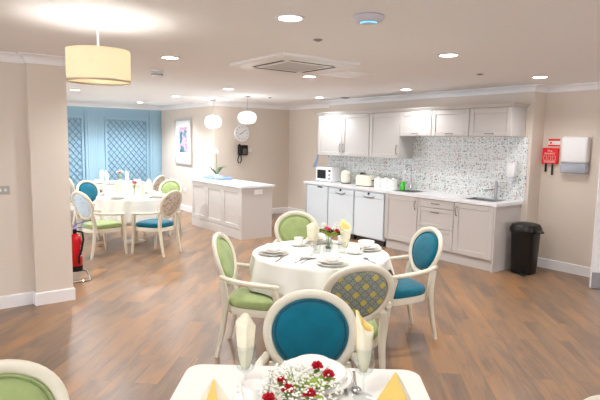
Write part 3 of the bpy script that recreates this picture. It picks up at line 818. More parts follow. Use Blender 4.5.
pl = bpy.data.lights.new('drum_bulb_light', 'POINT'); pl.energy = 12; pl.shadow_soft_size = .05; pl.color = (1, .985, .95)
po = bpy.data.objects.new('drum_bulb_light', pl); COL.objects.link(po); po.location = (1.045, 3.652, CEIL-.292)

# glass pendants over the island
gp = thing('glass_pendant', '', 'pendant lamp')
b = MB(); b.lathe([(0, 0), (.055, 0), (.058, -.008), (.05, -.022), (0, -.024)], n=20); b.build('ceiling_rose', M['chrome'], gp)
b = MB(); b.tube([(0, 0, -.02), (0, 0, -.27)], .0035, n=6); b.build('cable', M['steel'], gp)
b = MB(); prof = [(.035, -.272), (.06, -.276), (.12, -.292), (.158, -.325), (.170, -.37), (.166, -.42), (.145, -.465), (.11, -.49), (.06, -.50)]
b.lathe(prof+[(r-.004, z+.002) for r, z in prof[::-1]]+[prof[0]], n=32, cap=False); b.build('glass_shade', M['lampglass'], gp)
b = MB(); b.tube([(0, 0, -.255), (0, 0, -.32)], .022, n=12); b.build('lamp_holder', M['chrome'], gp)
b = MB(); b.sphere((0, 0, -.375), .05, 2, (1, 1, 1.15)); b.build('bulb', M['bulb'], gp)
u = []
for x, y, lb in ((4.905, 8.116, 'clear glass pendant lamp in front of the wall clock'), (4.86, 9.346, 'clear glass pendant lamp above the orchid')):
    o_ = place(gp, u, (x, y, CEIL), 0, lb, 'pendant lamp', 'glass pendants over the island')
    if y > 9: o_.scale = (1, 1, 1.14)
    q = bpy.data.lights.new('pendant_bulb_light', 'POINT'); q.energy = 9; q.shadow_soft_size = .06; q.color = (1, .97, .93)
    qo = bpy.data.objects.new('pendant_bulb_light', q); COL.objects.link(qo); qo.location = (x, y, CEIL-.375)

# cassette air conditioner
t = thing('ceiling_cassette', 'square white air conditioning cassette in the ceiling', 'air conditioner', (3.175, 4.345, CEIL))
h = .48; b = MB()
b.stack([[(-h, -h, 0), (h, -h, 0), (h, h, 0), (-h, h, 0)], [(-h, -h, -.022), (h, -h, -.022), (h, h, -.022), (-h, h, -.022)], [(-h+.03, -h+.03, -.036), (h-.03, -h+.03, -.036), (h-.03, h-.03, -.036), (-h+.03, h-.03, -.036)]])
b.build('fascia', M['plastic'], t, smooth=False)
g = .225; M['grille'] = mat('grey_grille_plastic', (206, 203, 200), .6)
b = MB(); b.box(-g, g, -g, g, -.042, -.036)
for k in range(12): y = -g+.02+k*(2*g-.04)/11; b.box(-g+.012, g-.012, y-.008, y+.008, -.046, -.042)
b.build('grille', M['grille'], t, smooth=False)
for k in range(4):
    v = MB(); v.box(-.27, .27, -.400, -.342, -.0385, -.0365); o = v.build('louvre', M['plastic'], t, smooth=False); o.rotation_euler = (0, 0, k*PI/2)
    v = MB(); v.box(-.27, .27, -.338, -.300, -.0385, -.0365); o = v.build('air_slot', M['dark'], t, smooth=False); o.rotation_euler = (0, 0, k*PI/2)
t = thing('access_hatch', 'plain white access hatch in the ceiling beside the cassette', 'hatch', (4.16, 4.62, CEIL))
b = MB()
for a in ((-.235, .235, -.235, -.215), (-.235, .235, .215, .235), (-.235, -.215, -.215, .215), (.215, .235, -.215, .215)): b.box(a[0], a[1], a[2], a[3], -.006, 0)
b.build('frame', M['white'], t, smooth=False)
MB().box(-.213, .213, -.213, .213, -.004, 0).build('door', M['white'], t, smooth=False)
# access point dome
t = thing('wireless_access_point', 'white ceiling dome with a glowing blue arc', 'access point', (2.345, 2.42, CEIL))
b = MB(); b.lathe([(.0, -.0), (.098, 0), (.100, -.004)], n=40, cap=False); b.build('base_ring', M['grey'], t)
M['dome'] = mat('dome_plastic', (206, 204, 212), .35)
b = MB(); b.lathe([(.100, -.005), (.097, -.018), (.085, -.032), (.062, -.041), (.03, -.0445), (0, -.045)], n=40); b.build('dome', M['dome'], t)
b = MB(); pts = []
for k in range(25): a = math.radians(226-78+156*k/24); pts.append((.050*math.cos(a), .050*math.sin(a), -.0430))
b.tube(pts, .0035, n=6)
b.build('light_ring', M['blueled'], t)
# sensors and discs
t = thing('smoke_detector', 'small white boxy smoke detector beyond the drum shade', 'smoke detector', (2.327, 5.858, CEIL))
t.scale = (1.35, 1.35, 1.35); b = MB(); b.lathe([(.055, 0), (.055, -.016), (.035, -.018)], n=20); b.build('base', M['plastic'], t)
b = MB(); b.lathe([(.034, -.019), (.05, -.03), (.05, -.055), (.03, -.065), (0, -.066)], n=20); b.build('head', M['plastic'], t)
b = MB(); b.lathe([(.0505, -.034), (.0515, -.036), (.0515, -.044), (.0505, -.046)], n=20, cap=False); b.build('vents', M['grey'], t)
def disc(x, y, r, label, name='ceiling_sensor', cat='ceiling sensor', m='grey', d=.014):
    t = thing(name, label, cat, (x, y, CEIL))
    b = MB(); b.lathe([(0, 0), (r, 0), (r, -.004), (r*.8, -d*.6)], n=20); b.build('plate', M[m], t)
    b = MB(); b.lathe([(r*.55, -d*.6), (r*.5, -d), (0, -d)], n=16); b.build('centre', M[m], t)
disc(2.579, 3.215, .036, 'small grey ceiling sensor between the dome and a downlight')
disc(5.206, 3.545, .038, 'small grey ceiling sensor in front of the short wall cabinets')
disc(5.371, 8.079, .035, 'small grey ceiling sensor right of the glass pendants')
disc(6.299, 7.043, .085, 'round grey vent disc on the ceiling near the tall cabinets', 'ceiling_vent', 'vent', 'grey', .02)

# ------------------------------------------------------------------ chairs
def spl(pts, n=6):
    """Catmull-Rom"""
    P = [Vector(p) for p in pts]; P = [P[0]*2-P[1]]+P+[P[-1]*2-P[-2]]; out = []
    for i in range(1, len(P)-2):
        for k in range(n):
            t = k/n
            out.append(.5*((2*P[i])+(-P[i-1]+P[i+1])*t+(2*P[i-1]-5*P[i]+4*P[i+1]-P[i+2])*t*t+(-P[i-1]+3*P[i]-3*P[i+1]+P[i+2])*t**3))
    out.append(P[-2]); return out
TILT = math.radians(17); BC = Vector((0, -.30, .742)); BU = Vector((0, -math.sin(TILT), math.cos(TILT))); BN = Vector((0, math.cos(TILT), math.sin(TILT)))
ORX, ORZ = .235, .222
def bp(a, b_, n): return BC+Vector((a, 0, 0))+BU*b_+BN*(n+.35*a*a)
def oval(s_x, s_z, n, m=48):
    o = []
    for i in range(m):
        th = 2*PI*i/m; b_ = s_z*math.sin(th); a = s_x*math.cos(th)*(1+.085*math.sin(th))
        o.append(bp(a, b_, n))
    return o
def chair_meshes():
    d = {}
    fw = .046
    b = MB(); rings = []
    prof = [(0, .0), (.004, .014), (.014, .022), (.028, .020), (.040, .013), (fw, .006), (fw, -.008), (.036, -.014), (.014, -.016), (.004, -.010)]
    R_ = [oval(ORX-i, ORZ-i, h) for i, h in prof]
    vs = [[b.bm.verts.new(p) for p in r] for r in R_]
    for i in range(len(vs)): b.bridge(vs[i], vs[(i+1) % len(vs)])
    d['back_frame'] = b
    ix, iz = ORX-fw, ORZ-fw
    b = MB(); b.stack([oval(ix*s, iz*s, h) for s, h in ((1.0, .001), (.985, .013), (.96, .017), (.935, .012), (.92, .006), (.90, .012), (.84, .022), (.70, .030), (.45, .035), (.2, .036), (.05, .0362))]); d['backrest_pad'] = b
    b = MB(); b.stack([oval(ix*s, iz*s, h) for s, h in ((1.0, -.002), (.97, -.008), (.85, -.012), (.5, -.016), (.08, -.017))]); d['backrest_panel'] = b
    def seat(sc, z, m=44):
        o = []
        for i in range(m):
            th = 2*PI*i/m; c, s = math.cos(th), math.sin(th)
            y = .235*math.copysign(abs(s)**.6, s)
            hw = .235+.04*(y/.235); x = hw*math.copysign(abs(c)**.6, c)
            y2 = y+(.02*(1-(x/hw)**2) if y > 0 else 0)
            o.append(Vector((x*sc, y2*sc-.01, z)))
        return o
    b = MB(); b.stack([seat(.97, .35), seat(1.0, .355), seat(1.0, .403), seat(.985, .409)]); d['seat_frame'] = b
    b = MB(); b.stack([seat(.975, .41), seat(.995, .42), seat(.995, .443), seat(.96, .463), seat(.86, .474), seat(.6, .482), seat(.3, .485), seat(.05, .486)]); d['seat_cushion'] = b
    for s in (-1, 1):
        b = MB(); p = spl([(s*.195, -.305, 0), (s*.190, -.262, .20), (s*.188, -.236, .40), (s*.188, -.243, .52), (s*.178, -.262, .612)], 5); n = len(p)
        b.tube(p, [.015+.009*min(1, i/(n*.55)) for i in range(n)], [.016+.010*min(1, i/(n*.55)) for i in range(n)], n=12, sq=.6, up=(0, 1, 0)); d['rear_leg%d' % s] = b
        b = MB(); p = spl([(s*.248, .235, 0), (s*.247, .215, .20), (s*.250, .196, .38), (s*.262, .178, .50), (s*.272, .160, .588)], 5); n = len(p)
        b.tube(p, [.0155+.0095*min(1, i/(n*.6)) for i in range(n)], [.0155+.0095*min(1, i/(n*.6)) for i in range(n)], n=12, sq=.6, up=(0, 1, 0)); d['front_leg%d' % s] = b
        b = MB(); p = spl([(s*.212, -.268, .650), (s*.250, -.16, .632), (s*.272, -.02, .618), (s*.276, .10, .610), (s*.270, .195, .602)], 5); n = len(p)
        b.tube(p, [.017+.007*math.sin(PI*i/(n-1)) for i in range(n)], [.016]*n, n=12, sq=.6, up=(0, 0, 1)); d['arm%d' % s] = b
    return d
CH = {}
def mk_base():
    for k, b in chair_meshes().items():
        bmesh.ops.recalc_face_normals(b.bm, faces=b.bm.faces)
        me = bpy.data.meshes.new('chair_'+k); b.bm.to_mesh(me); b.bm.free()
        me.polygons.foreach_set('use_smooth', [True]*len(me.polygons)); me.set_sharp_from_angle(angle=math.radians(50))
        CH[k] = me
mk_base(); CV = {}
def cmesh(k, mname):
    if (k, mname) not in CV:
        me = CH[k].copy(); me.materials.append(M[mname]); CV[(k, mname)] = me
    return CV[(k, mname)]
def chair(x, y, ang, label, pad, panel, seat=None, frame='cream', group=None):
    """ang: direction the sitter looks, degrees from +X; (x, y) is the middle of the chair"""
    t = thing('dining_armchair', label, 'chair', (x, y, 0), math.radians(ang-90), group or 'oval-backed dining armchairs')
    for k in CH:
        nm = k.rstrip('1').rstrip('-') if k[-1] == '1' else k
        mm = {'backrest_pad': pad, 'backrest_panel': panel, 'seat_cushion': seat or pad}.get(nm, frame)
        nm = {'rear_leg': 'leg', 'front_leg': 'leg', 'arm': 'armrest'}.get(nm, nm)
        o = bpy.data.objects.new(nm, cmesh(k, mm)); COL.objects.link(o); o.parent = t
        if nm in ('backrest_panel',) and panel in ('damask', 'floral', 'paleblue'):
            o['label'] = {'damask': 'grey and gold diamond patterned panel', 'floral': 'faded floral patterned panel', 'paleblue': 'pale blue patterned panel'}[panel]
    return t
def by_rear(rx, ry, ang):      # chair centre from the mid-point of its rear feet
    a = math.radians(ang); return rx+.305*math.cos(a), ry+.305*math.sin(a)
T1 = (2.745, 3.33); T2 = (2.88, 8.3); T3 = (3.45, 10.9); TR = .57
def chair_r(rx, ry, ang, *a, **k):
    x, y = by_rear(rx, ry, ang); return chair(x, y, ang, *a, **k)
CHAIRS = []
def C_(*a, **k): o = chair_r(*a, **k); CHAIRS.append(o); return o
C_(3.62, 2.91, 162, 'teal chair at the right of the round table, side-on to the base cabinets', 'teal', 'floral_pale')
C_(1.965, 3.615, -44, 'green chair at the left of the round table, showing its arms and side', 'green', 'floral_pale')
C_(3.22, 4.32, -118, 'green chair behind the round table, facing the room in front of the appliances', 'green', 'floral_pale')
C_(2.195, 2.27, 66, 'chair with a grey and gold diamond patterned back seen from behind', 'green', 'damask')
C_(1.54, 1.935, -126, 'teal chair tucked under the front table, facing us behind the bouquet', 'teal', 'floral_pale')
C_(.165, 1.86, -86, 'green chair cut off by the bottom left corner', 'green', 'floral_pale')
C_(1.585, .56, 142, 'chair whose back rail just shows at the bottom right corner', 'green', 'floral_pale')
C_(3.0, 7.06, 118, 'chair with a faded floral back and teal seat at the far table', 'teal', 'floral')
C_(1.87, 7.53, 18, 'chair with a pale blue patterned back and green seat beside the column', 'green', 'paleblue')
C_(2.42, 9.32, -65, 'teal chair facing us behind the far table near the column', 'teal', 'floral_pale')
C_(3.80, 8.98, -140, 'small green chair facing us behind the far table near the picture', 'green', 'floral_pale')
C_(2.42, 10.75, 8, 'grey floral backed chair at the left of the farthest table', 'green', 'floral_pale')
C_(4.05, 10.15, 130, 'brown floral backed chair at the right of the farthest table', 'teal', 'floral')

# ------------------------------------------------------------------ tables
def round_table(c, label, clabel, notches, rot=.0, drop=.25):
    sectors = [math.atan2(o.location.y-c[1], o.location.x-c[0]) for o in CHAIRS if math.hypot(o.location.y-c[1], o.location.x-c[0]) < .87]
    t = thing('dining_table', label, 'table', (*c, 0), rot)
    b = MB(); b.lathe([(0, .72), (TR-.02, .72), (TR-.012, .728), (TR-.012, .742), (TR-.02, .746), (0, .746)], n=48); b.build('tabletop', M['cream'], t)
    b = MB(); b.lathe([(0, .70), (.22, .70), (.22, .719), (0, .719)], n=32); b.build('apron', M['cream'], t)
    b = MB(); b.lathe([(.05, .03), (.045, .08), (.045, .66), (.07, .699), (0, .6995)], n=20); b.build('pedestal', M['cream'], t)
    b = MB(); b.lathe([(0, 0), (.17, 0), (.17, .012), (.07, .028), (0, .0295)], n=32); b.build('base', M['cream'], t)
    cl = MB(); n = 240
    def hang(th, q):
        # q 0..1 down the drop; notch raises the hem over an arm
        dn = drop+.15; f = 1.0
        for sc in sectors:
            dd = math.degrees(abs((th-sc+PI) % (2*PI)-PI))
            k = min(1, max(0, (dd-32)/14)); k = k*k*(3-2*k)
            dn = min(dn, drop-.015+.165*k)
        dn += .012*math.sin(4*th+1.0)
        for nt in notches:
            dd = abs((th-nt+PI) % (2*PI)-PI)
            w = math.radians(11.0)
            if dd < w: f = min(f, .40+(1-.40)*(dd/w)**1.5 if dd > math.radians(5) else .40)
        dn *= f
        amp = .046*q**.75*(1 if f > .5 else f)
        r = TR+.006+.012*q+amp*math.sin(13*th+.8*math.sin(3*th))*(.6+.4*math.sin(5*th))+.05*q*q*(f-.5 if f > .5 else 0)
        return r, .752-.004-dn*q
    rings = [[(r*math.cos(2*PI*i/n), r*math.sin(2*PI*i/n), .752) for i in range(n)] for r in (.02, .3, .55, TR-.015)]
    rings.append([((TR-.002)*math.cos(2*PI*i/n), (TR-.002)*math.sin(2*PI*i/n), .7505) for i in range(n)])
    for q in (0, .06, .2, .4, .6, .8, 1.0):
        row = []
        for i in range(n):
            th = 2*PI*i/n; r, z = hang(th, q); row.append((r*math.cos(th), r*math.sin(th), z))
        rings.append(row)
    cl.stack(rings, cap=False)
    cl.bm.verts.ensure_lookup_table(); cl.bm.faces.new([cl.bm.verts[i] for i in range(n)])
    o = cl.build('tablecloth', M['cloth'], None, angle=80, loc=(*c, 0))
    sd = o.modifiers.new('thick', 'SOLIDIFY'); sd.thickness = .003; sd.offset = 1
    tag(o, clabel, 'tablecloth', 'white round tablecloths')
def arm_angles(c):
    out = []
    for o in CHAIRS:
        for s in (-1, 1):
            mw_ = Matrix.Translation(o.location) @ Matrix.Rotation(o.rotation_euler.z, 4, 'Z')
            prev = None
            for k in range(15):
                p = mw_ @ Vector((s*.274, -.26+.46*k/14, 0)); d = math.hypot(p.x-c[0], p.y-c[1])
                if d < TR+.09: out.append(math.atan2(p.y-c[1], p.x-c[0])); break
    return out
round_table(T1, 'round dining table under a white cloth in the middle of the room', 'white cloth over the round table nearest us', arm_angles(T1), .2, .25)
round_table(T2, 'round dining table under a white cloth near the column', 'white cloth over the far round table near the column', arm_angles(T2), .75, .25)
round_table(T3, 'round dining table farthest away against the blue wall', 'white cloth over the farthest table by the blue wall', arm_angles(T3), .3, .25)
# front table (square, turned)
FA = math.radians(-38.6); FC = (.972, 1.268); HF = .475
t = thing('dining_table', 'square dining table under a white cloth at the bottom edge', 'table', (*FC, 0), FA)
b = MB(); b.stack([rrect(HF-.01, HF-.01, .05, .72), rrect(HF-.006, HF-.006, .05, .724), rrect(HF-.006, HF-.006, .05, .744), rrect(HF-.01, HF-.01, .05, .747)]); b.build('tabletop', M['cream'], t)
MB().box(-.31, .31, -.31, .31, .66, .719).build('apron', M['cream'], t, smooth=False)
for sx in (-1, 1):
    for sy in (-1, 1):
        l = MB(); l.tube([(sx*.285, sy*.285, .66), (sx*.285, sy*.285, .3), (sx*.288, sy*.288, 0)], [.03, .026, .02], n=12, sq=.6, up=(0, 1, 0)); l.build('leg', M['cream'], t)
b = MB()
def sq(h, r, z, amp=0, ph=0):
    o = []; base = rrect(h, h, r, z, 8); N = len(base)
    # resample edges
    P = []
    for i in range(N):
        a, c = Vector(base[i]), Vector(base[(i+1) % N]); m = 26 if (c-a).length > .2 else 1
        for k in range(m): P.append(a.lerp(c, k/m))
    L = len(P)
    for i, p in enumerate(P):
        f = 1+amp*math.sin(2*PI*i/L*22+ph); o.append((p.x*f, p.y*f, p.z))
    return o
b.stack([sq(HF-.004, .06, .7505), sq(HF, .06, .7495), sq(HF+.003, .06, .746), sq(HF+.005, .06, .72, .004), sq(HF+.008, .06, .69, .008), sq(HF+.010, .06, .665, .012)], cap=False)
b.bm.verts.ensure_lookup_table(); L = len(sq(HF-.004, .06, .7505)); b.bm.faces.new([b.bm.verts[i] for i in range(L)])
o = b.build('tablecloth', M['cloth'], None, angle=70, loc=(*FC, 0)); o.rotation_euler = (0, 0, FA)
sd = o.modifiers.new('thick', 'SOLIDIFY'); sd.thickness = .003; sd.offset = 1
tag(o, 'white cloth over the square table at the bottom edge', 'tablecloth')
TZ = .7557; FZ = .7543

# ------------------------------------------------------------------ tableware prototypes
plate = thing('dinner_plate', '', 'plate')
b = MB(); b.lathe([(0, .004), (.08, .004), (.085, 0), (.09, .004), (.132, .018), (.136, .021), (.132, .022), (.088, .010), (0, .009)], n=40, cap=False); b.build('plate', M['china'], plate)
b = MB(); b.lathe([(.1285, .0196), (.1325, .0222), (.1355, .0218)], n=40, cap=False); rim = b.build('rim_shadow_edge', mat('beige_rim_shadow', (206, 190, 166), .3), plate)  # tan shadow edge of the plate painted along its rim
plate_used = []
bowl = thing('soup_bowl', '', 'bowl')
b = MB(); b.lathe([(0, .006), (.035, .006), (.038, 0), (.042, .003), (.062, .022), (.074, .046), (.071, .046), (.058, .024), (.036, .010), (0, .009)], n=36, cap=False); b.build('bowl', M['china'], bowl)
bowl_used = []
saucer = thing('saucer', '', 'saucer')
b = MB(); b.lathe([(0, .003), (.03, .003), (.034, 0), (.04, .003), (.070, .012), (.072, .014), (.04, .006), (0, .005)], n=32, cap=False); b.build('saucer', M['china'], saucer)
saucer_used = []
cup = thing('tea_cup', '', 'cup')
b = MB(); b.lathe([(0, .004), (.022, .004), (.026, 0), (.028, .004), (.038, .025), (.042, .06), (.043, .066), (.040, .066), (.036, .028), (.02, .010), (0, .008)], n=28, cap=False); b.build('cup', M['china'], cup)
b = MB(); b.tube([(.038, 0, .052), (.062, 0, .052), (.066, 0, .036), (.052, 0, .02), (.035, 0, .02)], .0045, n=8); b.build('handle', M['china'], cup)
cup_used = []
def cutlery():
    out = {}
    t = thing('fork', '', 'fork'); b = MB()
    b.tube([(0, -.10, .004), (0, -.02, .003), (0, .035, .006)], [.007, .004, .004], .002, n=6); b.build('handle', M['brass'], t)
    b = MB(); b.box(-.011, .011, .034, .052, .005, .008)
    for k in range(4): x = -.0095+k*.0063; b.box(x-.0018, x+.0018, .052, .095, .005, .0075)
    b.build('tines', M['brass'], t, smooth=False); out['fork'] = t
    t = thing('knife', '', 'knife'); b = MB()
    b.tube([(0, -.11, .004), (0, 0, .004)], .007, .004, n=8); b.build('handle', M['brass'], t)
    b = MB(); b.prism([(-.007, .0), (.007, 0), (.008, .08), (.002, .11), (-.006, .11)], .003, .005); b.build('blade', M['brass'], t, smooth=False); out['knife'] = t
    t = thing('spoon', '', 'spoon'); b = MB()
    b.tube([(0, -.10, .004), (0, -.02, .003), (0, .035, .006)], [.007, .004, .004], .002, n=6); b.build('handle', M['brass'], t)
    b = MB(); b.sphere((0, .062, .006), .03, 2, (.66, 1, .18)); b.build('bowl', M['brass'], t); out['spoon'] = t
    return out
CUT = cutlery(); CUTU = {k: [] for k in CUT}
glass = thing('wine_glass', '', 'glass')
prof = [(0, .0), (.034, .0), (.036, .002), (.01, .007), (.0045, .014), (.004, .075), (.008, .084), (.030, .105), (.037, .135), (.036, .175), (.033, .195)]
b = MB(); b.lathe(prof+[(.0315, .195), (.0345, .174), (.0355, .135), (.029, .108), (.006, .088), (0, .087)], n=32, cap=False); b.build('bowl', M['glass'], glass)
glass_used = []
tumbler = thing('tumbler', '', 'glass')
b = MB(); b.lathe([(0, 0), (.028, 0), (.030, .003), (.035, .10), (.033, .10), (.0285, .008), (0, .007)], n=24, cap=False); b.build('tumbler', M['glass'], tumbler)
tumbler_used = []
nap = thing('folded_napkin', '', 'napkin')
def napkin_meshes():
    # a rolled, pointed napkin: sheet wound around with a slanting top edge
    for nm, dr, m in (('outer_fold', 0, 'napkin'), ('inner_lining', -.0035, 'nap_yellow')):
        b = MB(); n = 44; rows = []
        lv = [0, .12, .3, .5, .7, .85, 1.0]
        for q in lv:
            row = []
            for i in range(n):
                u_ = i/(n-1); a = -2.2+u_*2*PI*1.22
                h = .235+.075*math.exp(-((u_-.16)/.13)**2)+.030*math.exp(-((u_-.86)/.12)**2)-.03*math.sin(PI*u_)
                z = q*h; r = .0115+.0185*min(1, z/.09)**.8+.011*max(0, (z-.09)/.2)+.006*u_+dr+.003*math.sin(5*a)*q
                row.append((r*math.cos(a), r*math.sin(a)*.85, z))
            rows.append(row)
        R_ = [[b.bm.verts.new(p) for p in r] for r in rows]
        for p, q in zip(R_, R_[1:]): b.bridge(p, q, False)
        o = b.build(nm, M[m], nap, angle=80)
        sdf = o.modifiers.new('thick', 'SOLIDIFY'); sdf.thickness = .0016; sdf.offset = 0
        if nm == 'inner_lining': o['label'] = 'yellow inner fold'
napkin_meshes(); nap_used = []
nap.scale = (1.12, 1.12, .74)
def put(kind, x, y, z, rz, label, group=None):
    P = {'plate': (plate, plate_used, 'plate'), 'bowl': (bowl, bowl_used, 'bowl'), 'saucer': (saucer, saucer_used, 'saucer'), 'cup': (cup, cup_used, 'cup'),
         'glass': (glass, glass_used, 'glass'), 'tumbler': (tumbler, tumbler_used, 'glass'), 'nap': (nap, nap_used, 'napkin')}.get(kind) or (CUT[kind], CUTU[kind], kind)
    return place(P[0], P[1], (x, y, z), rz, label, P[2], group)

# ---- round table setting (middle)
def setting(x, y, z, who, grp, napl=None):
    put('plate', x, y, z, 0, 'white dinner plate '+who, 'dinner plates '+grp)
    put('plate', x, y, z+.0225, 0, 'white plate stacked on the dinner plate '+who, 'dinner plates '+grp).scale = (.86, .86, .9)
    put('bowl', x, y, z+.0225+.0095, 0, 'white soup bowl '+who, 'soup bowls '+grp)
g1 = 'on the middle round table'
setting(2.37, 3.49, TZ, 'in front of the left green chair', g1)
setting(3.145, 3.19, TZ, 'in front of the right teal chair', g1)
setting(2.545, 2.945, TZ, 'in front of the diamond-backed chair', g1)
setting(3.0, 3.67, TZ, 'in front of the green chair by the appliances', g1)
for x, y, rz, who in ((2.53, 3.22, 2.2, 'between the left plate and the nearest plate'), (2.76, 3.66, 1.0, 'between the left plate and the far napkin'), (2.96, 3.13, -.6, 'beside the napkin before the right teal chair'), (3.14, 3.50, .5, 'between the flowers and the right plate')):
    put('saucer', x, y, TZ, 0, 'white saucer '+who, 'saucers '+g1); put('cup', x, y, TZ+.0068, rz, 'white tea cup '+who, 'tea cups '+g1)
put('nap', 2.86, 3.58, TZ, -1.3, 'wide cream napkin standing before the far green chair back', 'napkins '+g1).scale = (1.5, 1.3, .76)
put('nap', 3.05, 3.36, TZ, 2.4, 'cream napkin with yellow centre standing in front of the dishwasher', 'napkins '+g1).scale = (1.2, 1.15, .84)
for x, y, who in ((2.68, 3.30, 'nearest the left cup'), (2.78, 3.26, 'in the middle of the row beneath the flowers'), (2.87, 3.20, 'nearest the right napkin'), (2.62, 3.10, 'nearest the front plate')):
    put('tumbler', x, y, TZ, 0, 'clear tumbler on the middle round table '+who, 'tumblers '+g1)
t = thing('condiment_rack', 'small silver wire rack in the middle of the round table', 'rack', (2.70, 3.42, TZ), .6)
b = MB(); b.stack([rrect(.075, .035, .02, 0), rrect(.075, .035, .02, .006)]); b.build('base', M['chrome'], t)
for k in range(6): x = -.065+.026*k; MB().tube([(x, -.03, .005), (x, -.03, .065), (x, -.022, .075), (x, .022, .075), (x, .03, .065), (x, .03, .005)], .0022, n=6).build('wire_divider', M['chrome'], t)
put('fork', 2.44, 2.98+.16, TZ, -1.05, 'fork by the cup on the near side of the middle round table')
put('spoon', 2.40, 3.17, TZ, -1.05, 'spoon lying beside the near cup on the middle round table')
put('knife', 2.22+.08, 3.30, TZ, -.9, 'knife lying before the left plate on the middle round table')
put('spoon', 2.87, 2.87, TZ, -.3, 'spoon lying between the nearest plate and right plate on the middle round table')
def posy(x, y, z, label, cols, h=.2, r=.06, vase='glass', nleaf=6, big=.026, seed=1, wn=10):
    rnd = random.Random(seed)
    t = thing('flower_vase', label, 'flowers', (x, y, z))
    b = MB(); b.lathe([(0, 0), (.026, 0), (.03, .004), (.034, .05), (.026, .085), (.03, .095), (.0275, .095), (.023, .085), (.031, .05), (.027, .008), (0, .008)], n=24, cap=False); b.build('vase', M[vase], t)
    heads = []
    for i, c in enumerate(cols):
        a = 2.4*i+seed; q = r*(.25+.75*((i*.618) % 1)); heads.append((q*math.cos(a), q*math.sin(a), h*(.82+.3*rnd.random()), c))
    b = MB()
    for hx, hy, hz, c in heads: b.tube([(hx*.1, hy*.1, .02), (hx*.5, hy*.5, .1), (hx, hy, hz)], .0018, n=5)
    b.build('stems', M['stem'], t)
    for hx, hy, hz, c in heads:
        b = MB(); flower_head(b, (hx, hy, hz), big, rnd); b.build('blossom', M[c], t)
    b = MB()
    for k in range(nleaf):
        a = rnd.random()*6.28; ln = r*(.8+.5*rnd.random()); z0_ = .09+.05*rnd.random(); R_ = []
        for i in range(6):
            q = i/5; w = .011*math.sin(PI*(q*.9+.06)); c = Vector((math.cos(a)*(.005+ln*q), math.sin(a)*(.005+ln*q), z0_+.09*q-.05*q*q)); sd_ = Vector((-math.sin(a), math.cos(a), .2))
            R_.append([c+sd_*w, c+Vector((0, 0, -.002)), c-sd_*w, c+Vector((0, 0, .002))])
        b.stack(R_)
    b.build('leaves', M['leaf_bright'], t)
    return t
def flower_head(b, c, r, rnd):
    # ruffled carnation: wavy petal shells
    for k, (rr2, hz, am) in enumerate(((1.0, .15, .22), (.82, .42, .22), (.6, .62, .25), (.36, .78, .3))):
        n = 22; ph = rnd.random()*6; rows = []
        for q in (.12, .6, 1.0):
            row = []
            for i in range(n):
                a = 2*PI*i/n; f = 1+am*math.sin(7*a+ph)*q*.6
                row.append((c[0]+r*rr2*q*f*math.cos(a), c[1]+r*rr2*q*f*math.sin(a), c[2]+r*(hz*(.25+.75*q)+.16*math.sin(5*a+ph*2)*q*q)))
            rows.append(row)
        b.stack(rows, cap=False)
    b.sphere((c[0], c[1], c[2]+r*.1), r*.62, 1, (1, 1, .8))
posy(2.90, 3.41, TZ, 'vase of red and white flowers on the middle round table', ['petal_red', 'petal_white', 'petal_white', 'petal_red', 'petal_white', 'petal_pink', 'petal_white', 'petal_white'], .19, .10, nleaf=14, seed=4)

# ---- front table
put('plate', 1.22, 1.515, FZ, 0, 'large white dinner plate behind the bouquet on the front table').scale = (1.18, 1.18, 1)
put('plate', 1.22, 1.515, FZ+.022, 0, 'white plate stacked on the large plate on the front table')
put('bowl', 1.22, 1.515, FZ+.0325, 0, 'white soup bowl behind the bouquet on the front table')
put('glass', .948, 1.571, FZ, 0, 'wine glass holding a napkin, left of the front bouquet').scale = (1.1, 1.1, 1.0)
put('nap', .948, 1.571, FZ+.101, -1.2, 'tall cream napkin in the left wine glass on the front table').scale = (.9, .9, .76)
put('glass', 1.291, 1.301, FZ, 0, 'wine glass holding a napkin, right of the front bouquet').scale = (1.1, 1.1, 1.0)
put('nap', 1.291, 1.301, FZ+.101, 3.5, 'tall cream napkin in the right wine glass on the front table').scale = (.9, .9, .79)
put('saucer', .935, 1.50, FZ, 0, 'white saucer at the bottom edge, left of the bouquet'); put('cup', .935, 1.50, FZ+.0068, 2.0, 'white tea cup at the bottom edge, left of the bouquet')
put('fork', 1.075, 1.60, FZ, -.65, 'fork lying left of the plate on the front table')
put('spoon', 1.345, 1.40, FZ, 2.45, 'spoon lying right of the plate on the front table')
put('knife', 1.315, 1.43, FZ, -.65, 'knife lying right of the plate on the front table')
def tent_napkin(x, y, rz, label, s=1.0, full=False):
    t = thing('tent_napkin', label, 'napkin', (x, y, FZ), rz)
    b = MB(); ap = (0, 0, .125*s)
    base = [(-.075*s, -.05*s, 0), (.075*s, -.05*s, 0), (.05*s, .06*s, 0), (-.05*s, .06*s, 0)]
    b.stack([base, [(p[0]*.5, p[1]*.55, .068*s) for p in base], [(p[0]*.04, p[1]*.04, .125*s) for p in base]]); b.build('outer_fold', M['napkin'], t, smooth=False)
    b = MB(); k2 = .07*s if full else 0; k3 = .036*s if full else 0; b.stack([[(-.070*s, -.053*s, .002), (k2, -.060*s, .002), (k2, -.052*s, .002)], [(-.036*s, -.029*s, .068*s), (k3, -.036*s, .068*s), (k3, -.030*s, .068*s)], [(-.003, -.003*s, .126*s), (.001, -.005, .126*s), (.001, -.004, .126*s)]]); q = b.build('lining', M['ochre'], t, smooth=False); q['label'] = 'yellow lining'
tent_napkin(.79, 1.52, math.radians(-10), 'folded yellow-edged napkin at the bottom, left end of the front table')
tent_napkin(1.325, 1.175, math.radians(-58), 'folded yellow napkin at the bottom, right end of the front table', 1.1, True)
